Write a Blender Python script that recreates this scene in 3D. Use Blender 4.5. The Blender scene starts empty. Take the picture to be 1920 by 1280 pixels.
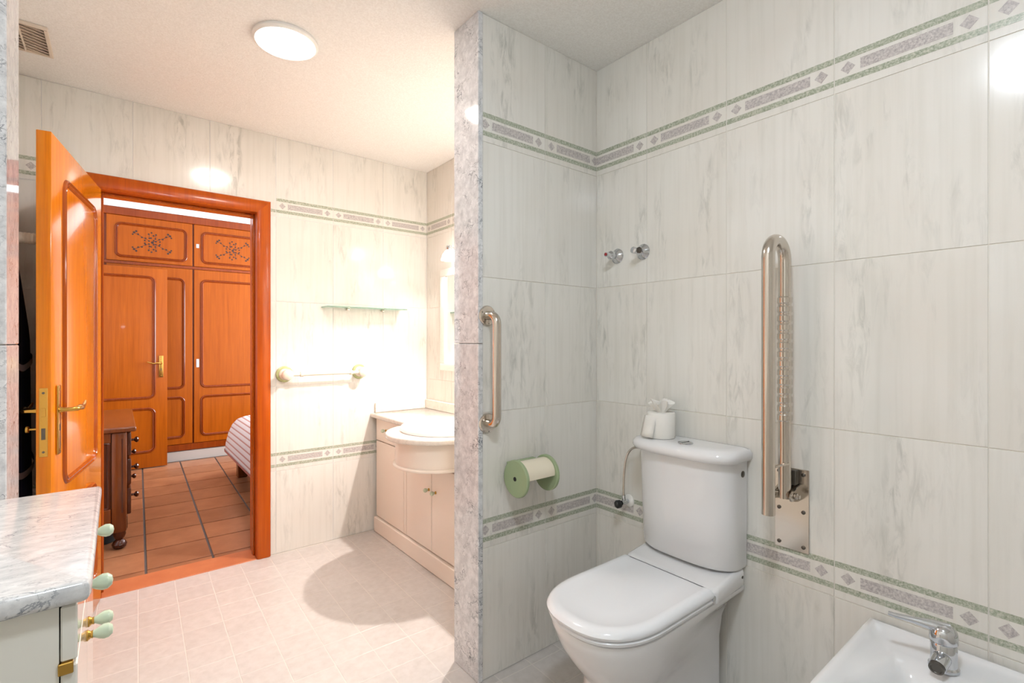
import bpy, bmesh, math, random
from mathutils import Vector, Matrix

random.seed(7)
S = bpy.context.scene
COL = S.collection
PI = math.pi

# ------------------------------------------------------------------ camera
CAM_H = 1.246
YAW = math.atan2(740, 922)
cam_d = bpy.data.cameras.new('camera')
cam_d.sensor_width = 36.0
cam_d.lens = 922 / 1920 * 36.0
cam_d.shift_y = 1 / 1920
cam_d.clip_start = 0.02
cam = bpy.data.objects.new('camera', cam_d)
COL.objects.link(cam)
cam.location = (0, 0, CAM_H)
cam.rotation_euler = (PI / 2, 0, -YAW)
S.camera = cam

# ------------------------------------------------------------------ world, exposure, light levels
w = bpy.data.worlds.new('daylight'); S.world = w; w.use_nodes = True
w.node_tree.nodes['Background'].inputs[0].default_value = (0.75, 0.86, 1.0, 1)
w.node_tree.nodes['Background'].inputs[1].default_value = 0.5
S.view_settings.view_transform = 'Standard'
S.view_settings.look = 'None'
S.view_settings.gamma = 1.0
S.view_settings.use_curve_mapping = False
S.view_settings.exposure = 0.0
LAMP_FAR = ((1.0, 0.92, 0.87), 112.0)       # round ceiling lamp over the wash area
LAMP_NEAR = ((0.82, 0.90, 1.0), 116.0)      # round ceiling lamp over the toilet area
SCONCE = ((1.0, 0.895, 0.85), 22.0)          # globes beside the mirror
SCONCE_W = (7.0, 122.0)                             # their downward light
WINDOW_W = 195.0                            # daylight through the bedroom window

# ------------------------------------------------------------------ dimensions
CEIL = 2.456
XR, YP, YPB = 1.671, 1.478, 1.638           # right wall, partition front and back
XN, YF, YFB = 1.726, 3.125, 3.285           # wash nook right wall, far wall faces
XL, XM = -0.182, 1.026                      # marble faces of the opening
XW = -0.36                                  # left wall
YB = -1.3                                   # wall behind the camera
BX0, BX1, BY1, BCEIL = -0.47, 3.0, 6.75, 2.75   # bedroom

# ------------------------------------------------------------------ materials
def srgb(r, g, b):
    f = lambda c: c / 12.92 if c <= 0.04045 else ((c + 0.055) / 1.055) ** 2.4
    return (f(r / 255), f(g / 255), f(b / 255), 1)

def new_mat(name, col=(0.8, 0.8, 0.8, 1), rough=0.4, metal=0.0, spec=0.5, coat=0.0):
    m = bpy.data.materials.new(name); m.use_nodes = True
    nt = m.node_tree; b = nt.nodes['Principled BSDF']
    b.inputs['Base Color'].default_value = col
    b.inputs['Roughness'].default_value = rough
    b.inputs['Metallic'].default_value = metal
    b.inputs['Specular IOR Level'].default_value = spec
    b.inputs['Coat Weight'].default_value = coat
    b.inputs['Coat Roughness'].default_value = 0.05
    return m, nt, b

def nd(nt, t, **kw):
    n = nt.nodes.new(t)
    for k, v in kw.items():
        setattr(n, k, v)
    return n

def coords(nt, scale=(1, 1, 1), rnd=0.0):
    tc = nd(nt, 'ShaderNodeTexCoord'); mp = nd(nt, 'ShaderNodeMapping')
    src = tc.outputs['Object']
    if rnd:
        oi = nd(nt, 'ShaderNodeObjectInfo'); mu = nd(nt, 'ShaderNodeMath', operation='MULTIPLY'); mu.inputs[1].default_value = rnd
        nt.links.new(oi.outputs['Random'], mu.inputs[0])
        ad = nd(nt, 'ShaderNodeVectorMath', operation='ADD')
        nt.links.new(src, ad.inputs[0]); nt.links.new(mu.outputs[0], ad.inputs[1]); src = ad.outputs[0]
    nt.links.new(src, mp.inputs['Vector']); mp.inputs['Scale'].default_value = scale
    return mp.outputs['Vector']

def noise(nt, vec, scale, detail=4, rough=0.55, dist=0.0):
    n = nd(nt, 'ShaderNodeTexNoise')
    n.inputs['Scale'].default_value = scale; n.inputs['Detail'].default_value = detail
    n.inputs['Roughness'].default_value = rough; n.inputs['Distortion'].default_value = dist
    nt.links.new(vec, n.inputs['Vector']); return n.outputs['Fac']

def ramp(nt, fac, stops):
    r = nd(nt, 'ShaderNodeValToRGB'); e = r.color_ramp.elements
    while len(e) < len(stops): e.new(0.5)
    for i, (p, c) in enumerate(stops):
        e[i].position = p; e[i].color = c if len(c) == 4 else (*c, 1)
    nt.links.new(fac, r.inputs[0]); return r.outputs[0]

def mix(nt, fac, a, b, mode='MIX'):
    m = nd(nt, 'ShaderNodeMix', data_type='RGBA', blend_type=mode)
    for s, v in ((m.inputs[0], fac), (m.inputs[6], a), (m.inputs[7], b)):
        if hasattr(v, 'is_linked'): nt.links.new(v, s)
        else: s.default_value = v
    return m.outputs[2]

def bump(nt, b, h, strength=0.2, dist=0.01):
    n = nd(nt, 'ShaderNodeBump'); n.inputs['Strength'].default_value = strength; n.inputs['Distance'].default_value = dist
    nt.links.new(h, n.inputs['Height']); nt.links.new(n.outputs[0], b.inputs['Normal'])

g = lambda v: (v, v, v, 1)

def tile_mat():
    m, nt, b = new_mat('glazed_wall_tile', rough=0.13, spec=0.5)
    v = coords(nt, (1, 1, 1), 37.0)
    vs = coords(nt, (9, 9, 2.2), 37.0)
    vf = coords(nt, (60, 60, 2.0), 37.0)
    mask = ramp(nt, noise(nt, vs, 1.0, 3, 0.5, 0.6), [(0.48, g(0)), (0.72, g(1))])
    vein = ramp(nt, noise(nt, coords(nt, (44, 44, 9), 37.0), 1.0, 5, 0.65, 0.8), [(0.47, g(0)), (0.66, g(1))])
    streak = ramp(nt, noise(nt, vf, 1.0, 3, 0.5), [(0.45, g(0)), (0.72, g(1))])
    base = ramp(nt, noise(nt, v, 3.0, 2, 0.5), [(0.3, srgb(226, 222, 213)), (0.7, srgb(231, 229, 222))])
    mul = nd(nt, 'ShaderNodeMath', operation='MULTIPLY'); nt.links.new(mask, mul.inputs[0]); nt.links.new(vein, mul.inputs[1])
    m1 = nd(nt, 'ShaderNodeMath', operation='MULTIPLY'); nt.links.new(mul.outputs[0], m1.inputs[0]); m1.inputs[1].default_value = 0.50
    m2 = nd(nt, 'ShaderNodeMath', operation='MULTIPLY'); nt.links.new(streak, m2.inputs[0]); m2.inputs[1].default_value = 0.22
    c = mix(nt, m2.outputs[0], base, srgb(200, 197, 184))
    c = mix(nt, m1.outputs[0], c, srgb(152, 154, 144))
    nt.links.new(c, b.inputs['Base Color'])
    return m

def speckle_mat(name, c1, c2, c3, scale=170, rough=0.2):
    m, nt, b = new_mat(name, rough=rough)
    v = coords(nt, (1, 1, 1), 11.0)
    c = ramp(nt, noise(nt, v, scale, 4, 0.7), [(0.36, c1), (0.5, c2), (0.66, c3)])
    nt.links.new(c, b.inputs['Base Color']); return m

def marble_mat(name, base, vein, scale=7.0, dens=0.5, rough=0.08, aniso=(1, 1, 1), rot=(0, 0, 0)):
    m, nt, b = new_mat(name, rough=rough, spec=0.5)
    v = coords(nt, aniso, 3.0)
    v.node.inputs['Rotation'].default_value = rot
    def line(sc, dist, wid):
        n1 = noise(nt, v, sc, 9, 0.6, dist)
        ln = nd(nt, 'ShaderNodeMath', operation='SUBTRACT'); nt.links.new(n1, ln.inputs[0]); ln.inputs[1].default_value = 0.5
        ab = nd(nt, 'ShaderNodeMath', operation='ABSOLUTE'); nt.links.new(ln.outputs[0], ab.inputs[0])
        return ramp(nt, ab.outputs[0], [(0.0, g(1)), (wid * 0.5, g(0.35)), (wid, g(0))])
    def mul(a, k):
        f = nd(nt, 'ShaderNodeMath', operation='MULTIPLY'); nt.links.new(a, f.inputs[0])
        if hasattr(k, 'is_linked'): nt.links.new(k, f.inputs[1])
        else: f.inputs[1].default_value = k
        return f.outputs[0]
    def mx(a, c):
        f = nd(nt, 'ShaderNodeMath', operation='MAXIMUM'); nt.links.new(a, f.inputs[0]); nt.links.new(c, f.inputs[1]); return f.outputs[0]
    patch = ramp(nt, noise(nt, v, scale * 0.8, 4, 0.55, 0.3), [(0.38, g(0.15)), (0.66, g(1))])
    v1 = mul(mul(line(scale, 0.5, 0.022), patch), dens)
    v2 = mul(mul(line(scale * 2.3, 0.3, 0.035), patch), dens * 0.6)
    cl = mul(ramp(nt, noise(nt, v, scale * 2.6, 8, 0.7, 0.2), [(0.36, g(0)), (0.72, g(1))]), dens * 0.42)
    f = mx(mx(v1, v2), cl)
    nt.links.new(mix(nt, f, base, vein), b.inputs['Base Color'])
    return m

def wood_mat(name, c1, c2, rough=0.25, grain=(40, 40, 1.6), coat=0.25, spec=0.3):
    m, nt, b = new_mat(name, rough=rough, coat=coat, spec=spec)
    v = coords(nt, grain, 9.0)
    n1 = noise(nt, v, 1.0, 6, 0.6, 0.5)
    n2 = noise(nt, coords(nt, (grain[0] * 4, grain[1] * 4, grain[2] * 3), 9.0), 1.0, 3, 0.5)
    c = ramp(nt, n1, [(0.3, c1), (0.7, c2)])
    f = ramp(nt, n2, [(0.35, g(0.82)), (0.6, g(1.0))])
    nt.links.new(mix(nt, 0.6, c, f, 'MULTIPLY'), b.inputs['Base Color'])
    return m

def stone_mat(name, c1, c2, scale=6, rough=0.35, rnd=5.0, bmp=0.0, tv=0.82):
    m, nt, b = new_mat(name, rough=rough)
    v = coords(nt, (1, 1, 1), rnd)
    oi = nd(nt, 'ShaderNodeObjectInfo')
    n1 = noise(nt, v, scale, 5, 0.6)
    c = ramp(nt, n1, [(0.3, c1), (0.7, c2)])
    tint = ramp(nt, oi.outputs['Random'], [(0.0, g(tv)), (1.0, g(1.0))])
    nt.links.new(mix(nt, 1.0, c, tint, 'MULTIPLY'), b.inputs['Base Color'])
    if bmp: bump(nt, b, noise(nt, v, 120, 3), bmp, 0.002)
    return m

def emit_mat(name, col, strength):
    m = bpy.data.materials.new(name); m.use_nodes = True; nt = m.node_tree
    nt.nodes.remove(nt.nodes['Principled BSDF'])
    e = nd(nt, 'ShaderNodeEmission'); e.inputs[0].default_value = (*col, 1); e.inputs[1].default_value = strength
    nt.links.new(e.outputs[0], nt.nodes['Material Output'].inputs[0]); return m

M = {}
M['tile'] = tile_mat()
M['green_strip'] = speckle_mat('green_border', srgb(142, 150, 130), srgb(174, 179, 160), srgb(207, 207, 193))
M['mauve'] = speckle_mat('mauve_border', srgb(168, 161, 160), srgb(192, 186, 182), srgb(214, 209, 204))
M['grout'] = new_mat('cream_grout', srgb(238, 233, 222), 0.7)[0]
M['floor_grout'] = new_mat('pale_floor_grout', srgb(216, 210, 202), 0.8)[0]
M['floor_tile'] = stone_mat('beige_floor_tile', srgb(196, 190, 184), srgb(208, 203, 198), 30, 0.32, tv=0.96)
M['terracotta'] = stone_mat('terracotta_tile', srgb(150, 98, 66), srgb(174, 120, 84), 9, 0.34, bmp=0.1, tv=0.72)
M['dark_grout'] = new_mat('dark_grey_grout', srgb(92, 84, 80), 0.9)[0]
M['sill'] = stone_mat('orange_terracotta_sill', srgb(184, 104, 60), srgb(198, 120, 74), 9, 0.45)
M['carrara'] = marble_mat('white_marble', srgb(228, 228, 228), srgb(96, 100, 108), 13, 1.2, 0.07)
M['counter_marble'] = marble_mat('counter_marble', srgb(224, 224, 222), srgb(120, 124, 130), 9.0, 1.2, 0.14, (1.0, 2.2, 1), (0, 0, 0.5))
M['vanity_marble'] = marble_mat('vanity_marble', srgb(228, 222, 212), srgb(160, 150, 140), 12.0, 0.7, 0.12)
M['door_wood'] = wood_mat('varnished_orange_wood', srgb(208, 112, 6), srgb(222, 132, 14), 0.18, coat=0.25)
M['frame_wood'] = wood_mat('deep_orange_wood', srgb(168, 70, 4), srgb(188, 88, 8), 0.28, coat=0.15, spec=0.25)
M['moulding_wood'] = wood_mat('red_brown_moulding', srgb(146, 66, 10), srgb(166, 80, 18), 0.14)
M['wardrobe_wood'] = wood_mat('honey_brown_wood', srgb(142, 66, 4), srgb(160, 80, 10), 0.32, coat=0.05, spec=0.2)
M['wardrobe_trim'] = wood_mat('red_brown_wood', srgb(116, 46, 8), srgb(134, 58, 14), 0.2, coat=0.1)
M['dresser_wood'] = wood_mat('dark_walnut', srgb(92, 44, 14), srgb(122, 64, 24), 0.25, (30, 30, 3))
M['dresser_dark'] = wood_mat('darker_walnut', srgb(62, 28, 12), srgb(84, 40, 18), 0.22, (30, 30, 3))
M['white_lacquer'] = new_mat('white_lacquer', srgb(226, 224, 214), 0.10, coat=0.5)[0]
M['cream_lacquer'] = new_mat('cream_lacquer', srgb(238, 228, 216), 0.3)[0]
M['porcelain'] = new_mat('white_porcelain', srgb(232, 232, 232), 0.07, coat=0.4)[0]
M['plastic'] = new_mat('white_seat_plastic', srgb(236, 238, 240), 0.14, coat=0.2)[0]
M['steel'] = new_mat('polished_steel', srgb(206, 198, 188), 0.16, 1.0)[0]
M['chrome'] = new_mat('chrome', srgb(205, 208, 212), 0.06, 1.0)[0]
M['dark_metal'] = new_mat('dark_metal', srgb(104, 100, 94), 0.35, 1.0)[0]
M['brass'] = new_mat('aged_brass', srgb(196, 156, 78), 0.24, 1.0)[0]
M['green_plastic'] = new_mat('sage_green_plastic', srgb(152, 168, 130), 0.22)[0]
M['cream_plastic'] = new_mat('cream_plastic', srgb(232, 222, 198), 0.22)[0]
M['knob_green'] = new_mat('pale_green_ceramic', srgb(198, 214, 188), 0.12)[0]
M['knob_cream'] = new_mat('cream_ceramic', srgb(232, 224, 208), 0.2)[0]
M['ring_green'] = new_mat('olive_green_ceramic', srgb(176, 184, 130), 0.2)[0]
M['paper'] = new_mat('toilet_paper', srgb(238, 235, 228), 0.9, spec=0.1)[0]
M['gap_dark'] = new_mat('dark_slot', srgb(50, 46, 42), 0.7)[0]
M['gap_wood'] = new_mat('brown_carcass', srgb(150, 124, 98), 0.7)[0]  # browner than the fronts, so the gaps between panels read as dark lines
M['black'] = new_mat('black_gap', srgb(18, 18, 18), 0.8)[0]
M['black_plastic'] = new_mat('black_plastic', srgb(36, 36, 36), 0.4)[0]
M['red_mark'] = new_mat('red_mark', srgb(150, 40, 44), 0.4)[0]
M['white_paint'] = new_mat('white_wall_paint', srgb(236, 236, 236), 0.8)[0]
M['gray_tile'] = new_mat('grey_skirting_tile', srgb(176, 166, 158), 0.3)[0]
M['teal'] = new_mat('dark_teal', srgb(32, 50, 56), 0.5)[0]
M['mirror'] = new_mat('mirror_glass', (0.92, 0.93, 0.92, 1), 0.02, 1.0)[0]
M['vent'] = new_mat('beige_vent_plastic', srgb(226, 212, 194), 0.5)[0]
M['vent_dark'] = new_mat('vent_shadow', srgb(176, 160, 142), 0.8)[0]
M['lamp_rim'] = new_mat('white_lamp_rim', srgb(240, 238, 232), 0.4)[0]
M['lamp_far'] = emit_mat('warm_lamp_glow', *LAMP_FAR)
M['lamp_near'] = emit_mat('neutral_lamp_glow', *LAMP_NEAR)
M['sconce'] = emit_mat('globe_glow', *SCONCE)

def _ceiling():
    m, nt, b = new_mat('stippled_ceiling_paint', srgb(232, 226, 214), 0.9)
    v = coords(nt)
    bump(nt, b, noise(nt, v, 170, 3, 0.6), 0.5, 0.004)
    c = ramp(nt, noise(nt, v, 150, 3, 0.6), [(0.35, srgb(240, 238, 233)), (0.65, srgb(250, 249, 245))])
    nt.links.new(c, b.inputs['Base Color']); return m
M['ceiling'] = _ceiling()

def _glass():
    m, nt, b = new_mat('green_edged_glass', (0.62, 0.95, 0.82, 1), 0.02)
    b.inputs['Transmission Weight'].default_value = 0.75; b.inputs['IOR'].default_value = 1.5
    return m
M['glass'] = _glass()

def _robe():
    m, nt, b = new_mat('dark_navy_robe', srgb(16, 16, 26), 0.95, spec=0.1)
    c = ramp(nt, noise(nt, coords(nt, (10, 10, 3)), 1.0, 2), [(0.4, srgb(12, 12, 16)), (0.7, srgb(26, 26, 48))])
    nt.links.new(c, b.inputs['Base Color']); return m
M['robe'] = _robe()
M['robe_trim'] = new_mat('grey_robe_trim', srgb(110, 108, 112), 0.9)[0]

def _spread():
    m, nt, b = new_mat('striped_bedspread', rough=0.9, spec=0.15)
    tc = nd(nt, 'ShaderNodeTexCoord'); sx = nd(nt, 'ShaderNodeSeparateXYZ'); nt.links.new(tc.outputs['Object'], sx.inputs[0])
    a = nd(nt, 'ShaderNodeMath', operation='ADD'); nt.links.new(sx.outputs[0], a.inputs[0]); nt.links.new(sx.outputs[2], a.inputs[1])
    k = nd(nt, 'ShaderNodeMath', operation='MULTIPLY'); nt.links.new(a.outputs[0], k.inputs[0]); k.inputs[1].default_value = 18.0
    f = nd(nt, 'ShaderNodeMath', operation='FRACT'); nt.links.new(k.outputs[0], f.inputs[0])
    r = ramp(nt, f.outputs[0], [(0.0, srgb(176, 128, 118)), (0.22, srgb(186, 140, 130)), (0.30, srgb(208, 198, 196)), (0.9, srgb(214, 204, 202))])
    nt.links.new(r, b.inputs['Base Color']); return m
M['spread'] = _spread()
M['spread_hem'] = new_mat('dusty_red_hem', srgb(168, 104, 92), 0.9)[0]

# ------------------------------------------------------------------ mesh helpers
OFF = {}
class MB:
    def __init__(s): s.v = []; s.f = []
    def add(s, vs, fs):
        k = len(s.v); s.v += [tuple(p) for p in vs]; s.f += [tuple(i + k for i in f) for f in fs]; return s
    def box(s, x0, x1, y0, y1, z0, z1):
        vs = [(x, y, z) for z in (z0, z1) for y in (y0, y1) for x in (x0, x1)]
        return s.add(vs, [(0, 2, 3, 1), (4, 5, 7, 6), (0, 1, 5, 4), (2, 6, 7, 3), (0, 4, 6, 2), (1, 3, 7, 5)])
    def rbox(s, x0, x1, y0, y1, z0, z1, r=0.004, seg=2):
        bm = bmesh.new()
        bmesh.ops.create_cube(bm, size=1.0)
        for v in bm.verts:
            v.co = Vector(((x0 + x1) / 2 + v.co.x * (x1 - x0), (y0 + y1) / 2 + v.co.y * (y1 - y0), (z0 + z1) / 2 + v.co.z * (z1 - z0)))
        bmesh.ops.bevel(bm, geom=bm.edges[:], offset=r, segments=seg, profile=0.5, affect='EDGES')
        return s.bm(bm)
    def bm(s, bm):
        bm.verts.index_update()
        s.add([v.co[:] for v in bm.verts], [[v.index for v in f.verts] for f in bm.faces]); bm.free(); return s
    def loft(s, rings, cap0=True, cap1=True, closed=True):
        n = len(rings[0]); vs = [p for r in rings for p in r]; fs = []
        for i in range(len(rings) - 1):
            for j in range(n if closed else n - 1):
                a = i * n + j; b = i * n + (j + 1) % n
                fs.append((a, b, b + n, a + n))
        if cap0: fs.append(tuple(reversed(range(n))))
        if cap1: fs.append(tuple(range((len(rings) - 1) * n, len(rings) * n)))
        return s.add(vs, fs)
    def tube(s, path, r, n=12, closed=False, caps=True):
        P = [Vector(p) for p in path]; R = r if isinstance(r, (list, tuple)) else [r] * len(P)
        rings = []; up = None
        for i, p in enumerate(P):
            a = P[i - 1] if (i > 0 or closed) else p; b = P[(i + 1) % len(P)] if (i < len(P) - 1 or closed) else p
            t = (b - a).normalized()
            if up is None:
                up = Vector((0, 0, 1)) if abs(t.z) < 0.9 else Vector((1, 0, 0))
            u = (up - t * up.dot(t)).normalized(); up = u; q = t.cross(u)
            rings.append([tuple(p + (u * math.cos(2 * PI * k / n) + q * math.sin(2 * PI * k / n)) * R[i]) for k in range(n)])
        if closed:
            rings.append(rings[0]); return s.loft(rings, False, False)
        return s.loft(rings, caps, caps)
    def lathe(s, prof, origin, axis=(0, 0, 1), n=24):
        ax = Vector(axis).normalized(); h = Vector((1, 0, 0)) if abs(ax.x) < 0.9 else Vector((0, 1, 0))
        u = (h - ax * h.dot(ax)).normalized(); q = ax.cross(u); o = Vector(origin)
        rings = [[tuple(o + ax * t + (u * math.cos(2 * PI * k / n) + q * math.sin(2 * PI * k / n)) * max(r, 1e-4)) for k in range(n)] for r, t in prof]
        return s.loft(rings)
    def prism(s, pts, z0, z1, bev=0.0, seg=2):
        bm = bmesh.new()
        vs = [bm.verts.new((x, y, z0)) for x, y in pts]; f = bm.faces.new(vs)
        ex = bmesh.ops.extrude_face_region(bm, geom=[f])
        for e in ex['geom']:
            if isinstance(e, bmesh.types.BMVert): e.co.z = z1
        bmesh.ops.recalc_face_normals(bm, faces=bm.faces[:])
        if bev:
            es = [e for e in bm.edges if abs(e.verts[0].co.z - e.verts[1].co.z) < 1e-6]
            bmesh.ops.bevel(bm, geom=es, offset=bev, segments=seg, profile=0.5, affect='EDGES')
        return s.bm(bm)
    def mould(s, path, prof, y0=0.0, sgn=1):
        # closed outline in the local XZ plane, profile of (offset outwards, height towards -Y * sgn)
        n = len(path); rings = []
        for i, (x, z) in enumerate(path):
            a = Vector(path[i - 1]); b = Vector(path[(i + 1) % n]); t = (b - a).normalized(); nx, nz = t.y, -t.x
            rings.append([(x + nx * o, y0 - sgn * h, z + nz * o) for o, h in prof])
        rings.append(rings[0])
        return s.loft(rings, False, False, closed=False)
    def build(s, name, mat, parent=None, local=False, smooth=35, normals=True):
        me = bpy.data.meshes.new(name)
        off = Vector((0, 0, 0)) if (parent is None or local) else OFF.get(parent.name, Vector((0, 0, 0)))
        me.from_pydata([tuple(Vector(v) - off) for v in s.v], [], s.f)
        if normals:
            bm = bmesh.new(); bm.from_mesh(me); bmesh.ops.recalc_face_normals(bm, faces=bm.faces[:]); bm.to_mesh(me); bm.free()
        me.materials.append(M[mat])
        if smooth:
            me.polygons.foreach_set('use_smooth', [True] * len(me.polygons)); me.set_sharp_from_angle(angle=math.radians(smooth))
        me.update()
        return link(name, me, parent)

def link(name, data, parent=None):
    o = bpy.data.objects.new(name, data); COL.objects.link(o)
    if parent is not None:
        o.parent = parent; OFF[o.name] = OFF.get(parent.name, Vector((0, 0, 0)))
    return o

def tag(o, label=None, cat=None, group=None, kind=None):
    if label: o['label'] = label
    if cat: o['category'] = cat
    if group: o['group'] = group
    if kind: o['kind'] = kind
    return o

def thing(name, label, cat, loc=(0, 0, 0), rz=0.0, group=None):
    o = link(name, None); o.location = loc; o.rotation_euler = (0, 0, rz); o.empty_display_size = 0.1
    OFF[o.name] = Vector(loc)
    return tag(o, label, cat, group)

def struct(name, mb, mat, label=None, smooth=0):
    o = mb.build(name, mat, smooth=smooth); return tag(o, label, None, None, 'structure')

def rrect(x0, x1, z0, z1, r, k=6):
    pts = []
    for cx, cz, a0 in ((x1 - r, z0 + r, -PI / 2), (x1 - r, z1 - r, 0), (x0 + r, z1 - r, PI / 2), (x0 + r, z0 + r, PI)):
        pts += [(cx + r * math.cos(a0 + PI / 2 * i / k), cz + r * math.sin(a0 + PI / 2 * i / k)) for i in range(k + 1)]
    return pts

def arc(c, u, v, r, a0, a1, n):
    c, u, v = Vector(c), Vector(u), Vector(v)
    return [tuple(c + (u * math.cos(a0 + (a1 - a0) * i / n) + v * math.sin(a0 + (a1 - a0) * i / n)) * r) for i in range(n + 1)]

# ------------------------------------------------------------------ the shell
T = 0.0022                                    # tile thickness proud of the wall
G = T                                        # wall bodies sit behind the tile faces
struct('floor', MB().box(XW - 0.1, XN + 0.1, YB - 0.1, YFB, -0.06, -0.0008), 'floor_grout', 'pale tiled bathroom floor')
struct('floor_bedroom', MB().box(BX0 - 0.1, BX1 + 0.1, YFB, BY1 + 0.1, -0.06, -0.006), 'dark_grout', 'terracotta tiled bedroom floor')
struct('ceiling', MB().box(XW - 0.1, XN + 0.1, YB - 0.1, YF + 0.02, CEIL, CEIL + 0.08), 'ceiling', 'stippled cream bathroom ceiling')
struct('ceiling_bedroom', MB().box(BX0 - 0.1, BX1 + 0.1, YFB - 0.1, BY1 + 0.1, BCEIL, BCEIL + 0.08), 'white_paint', 'white bedroom ceiling')
wall_right = struct('wall_right', MB().box(XR + G, XN + 0.1, YB - 0.1, YP + 0.02, 0, CEIL), 'grout', 'marbled cream tile wall behind the toilet')
wall_part = struct('wall_partition', MB().box(XM + 0.02, XN + 0.1, YP + G, YPB - G, 0, CEIL), 'grout', 'short tiled partition wall beside the toilet')
wall_nook = struct('wall_nook', MB().box(XN + G, XN + 0.1, YPB - G, YF + 0.02, 0, CEIL), 'grout', 'tiled wall behind the wash basin')
wall_left = struct('wall_left', MB().box(XW - 0.1, XW - G, YB - 0.1, YF + 0.02, 0, CEIL), 'grout', 'tiled left bathroom wall')
wall_nib = struct('wall_nib', MB().box(XW - G, XL - 0.02, YP + G, YPB - G, 0, CEIL), 'grout', 'short tiled nib wall at the left edge')
OX0, OX1, OZ1 = -0.075, 0.638, 2.003         # door opening
struct('wall_back', MB().box(XW - 0.1, XN + 0.1, YB - 0.1, YB, 0, CEIL), 'tile', 'tiled wall behind the viewer')
mb = MB().box(BX0 - 0.1, OX0, YF + G, YFB, 0, BCEIL).box(OX1, BX1 + 0.1, YF + G, YFB, 0, BCEIL).box(OX0, OX1, YF + G, YFB, OZ1, BCEIL)
wall_far = struct('wall_far', mb, 'white_paint', 'tiled wall with the bedroom doorway')
struct('wall_bedroom_left', MB().box(BX0 - 0.1, BX0, YFB, BY1 + 0.1, 0, BCEIL), 'white_paint', 'white bedroom side wall')
struct('wall_bedroom_back', MB().box(BX0, BX1, BY1, BY1 + 0.1, 0, BCEIL).box(BX0, 2.1, 6.198, BY1, 2.580, BCEIL), 'white_paint', 'white bedroom wall above the wardrobe')
WY0, WY1, WZ0, WZ1 = 3.9, 5.6, 0.85, 2.15
mb = MB().box(BX1, BX1 + 0.1, YFB, WY0, 0, BCEIL).box(BX1, BX1 + 0.1, WY1, BY1 + 0.1, 0, BCEIL).box(BX1, BX1 + 0.1, WY0, WY1, 0, WZ0).box(BX1, BX1 + 0.1, WY0, WY1, WZ1, BCEIL)
struct('wall_bedroom_right', mb, 'white_paint', 'white bedroom wall with a window')
# daylight entering through the bedroom window opening
wl = bpy.data.lights.new('bedroom_daylight', 'AREA'); wl.shape = 'RECTANGLE'; wl.size = WY1 - WY0; wl.size_y = WZ1 - WZ0
wl.energy = WINDOW_W; wl.color = (0.92, 0.95, 1.0)
wo = link('bedroom_daylight', wl); wo.location = (BX1 + 0.05, (WY0 + WY1) / 2, (WZ0 + WZ1) / 2); wo.rotation_euler = (PI / 2, 0, PI / 2)

# ------------------------------------------------------------------ wall tiles
def tile_mesh(rects, c=0.0007):
    m = MB()
    for (u0, u1, v0, v1) in rects:
        vs = [(u0, 0, v0), (u1, 0, v0), (u1, 0, v1), (u0, 0, v1)]
        vs += [(u0, -T + c, v0), (u1, -T + c, v0), (u1, -T + c, v1), (u0, -T + c, v1)]
        vs += [(u0 + c, -T, v0 + c), (u1 - c, -T, v0 + c), (u1 - c, -T, v1 - c), (u0 + c, -T, v1 - c)]
        fs = [(8, 9, 10, 11)] + [(i, (i + 1) % 4, 4 + (i + 1) % 4, 4 + i) for i in range(4)] + [(4 + i, 4 + (i + 1) % 4, 8 + (i + 1) % 4, 8 + i) for i in range(4)]
        m.add(vs, fs)
    me = bpy.data.meshes.new('tile'); me.from_pydata(m.v, [], m.f); me.materials.append(M['tile']); me.update()
    return me

CACHE = {}
def flat_piece(pts, key, mat):
    k = (key, tuple((round(a, 4), round(b, 4)) for a, b in pts))
    if k in CACHE: return CACHE[k]
    h = 0.0005; n = len(pts)
    vs = [(a, -T, b) for a, b in pts] + [(a, -T - h, b) for a, b in pts]
    me = bpy.data.meshes.new(key); me.from_pydata(vs, [], [tuple(range(n, 2 * n))] + [(i, (i + 1) % n, n + (i + 1) % n, n + i) for i in range(n)])
    me.materials.append(M[mat]); me.update(); CACHE[k] = me; return me

ROWS = [(0.0, 0.4855, False), (0.4855, 0.9855, True), (0.9855, 1.4855, False), (1.4855, 1.985, False), (1.985, CEIL, True)]
TW, GAP = 0.3335, 0.0010

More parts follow.
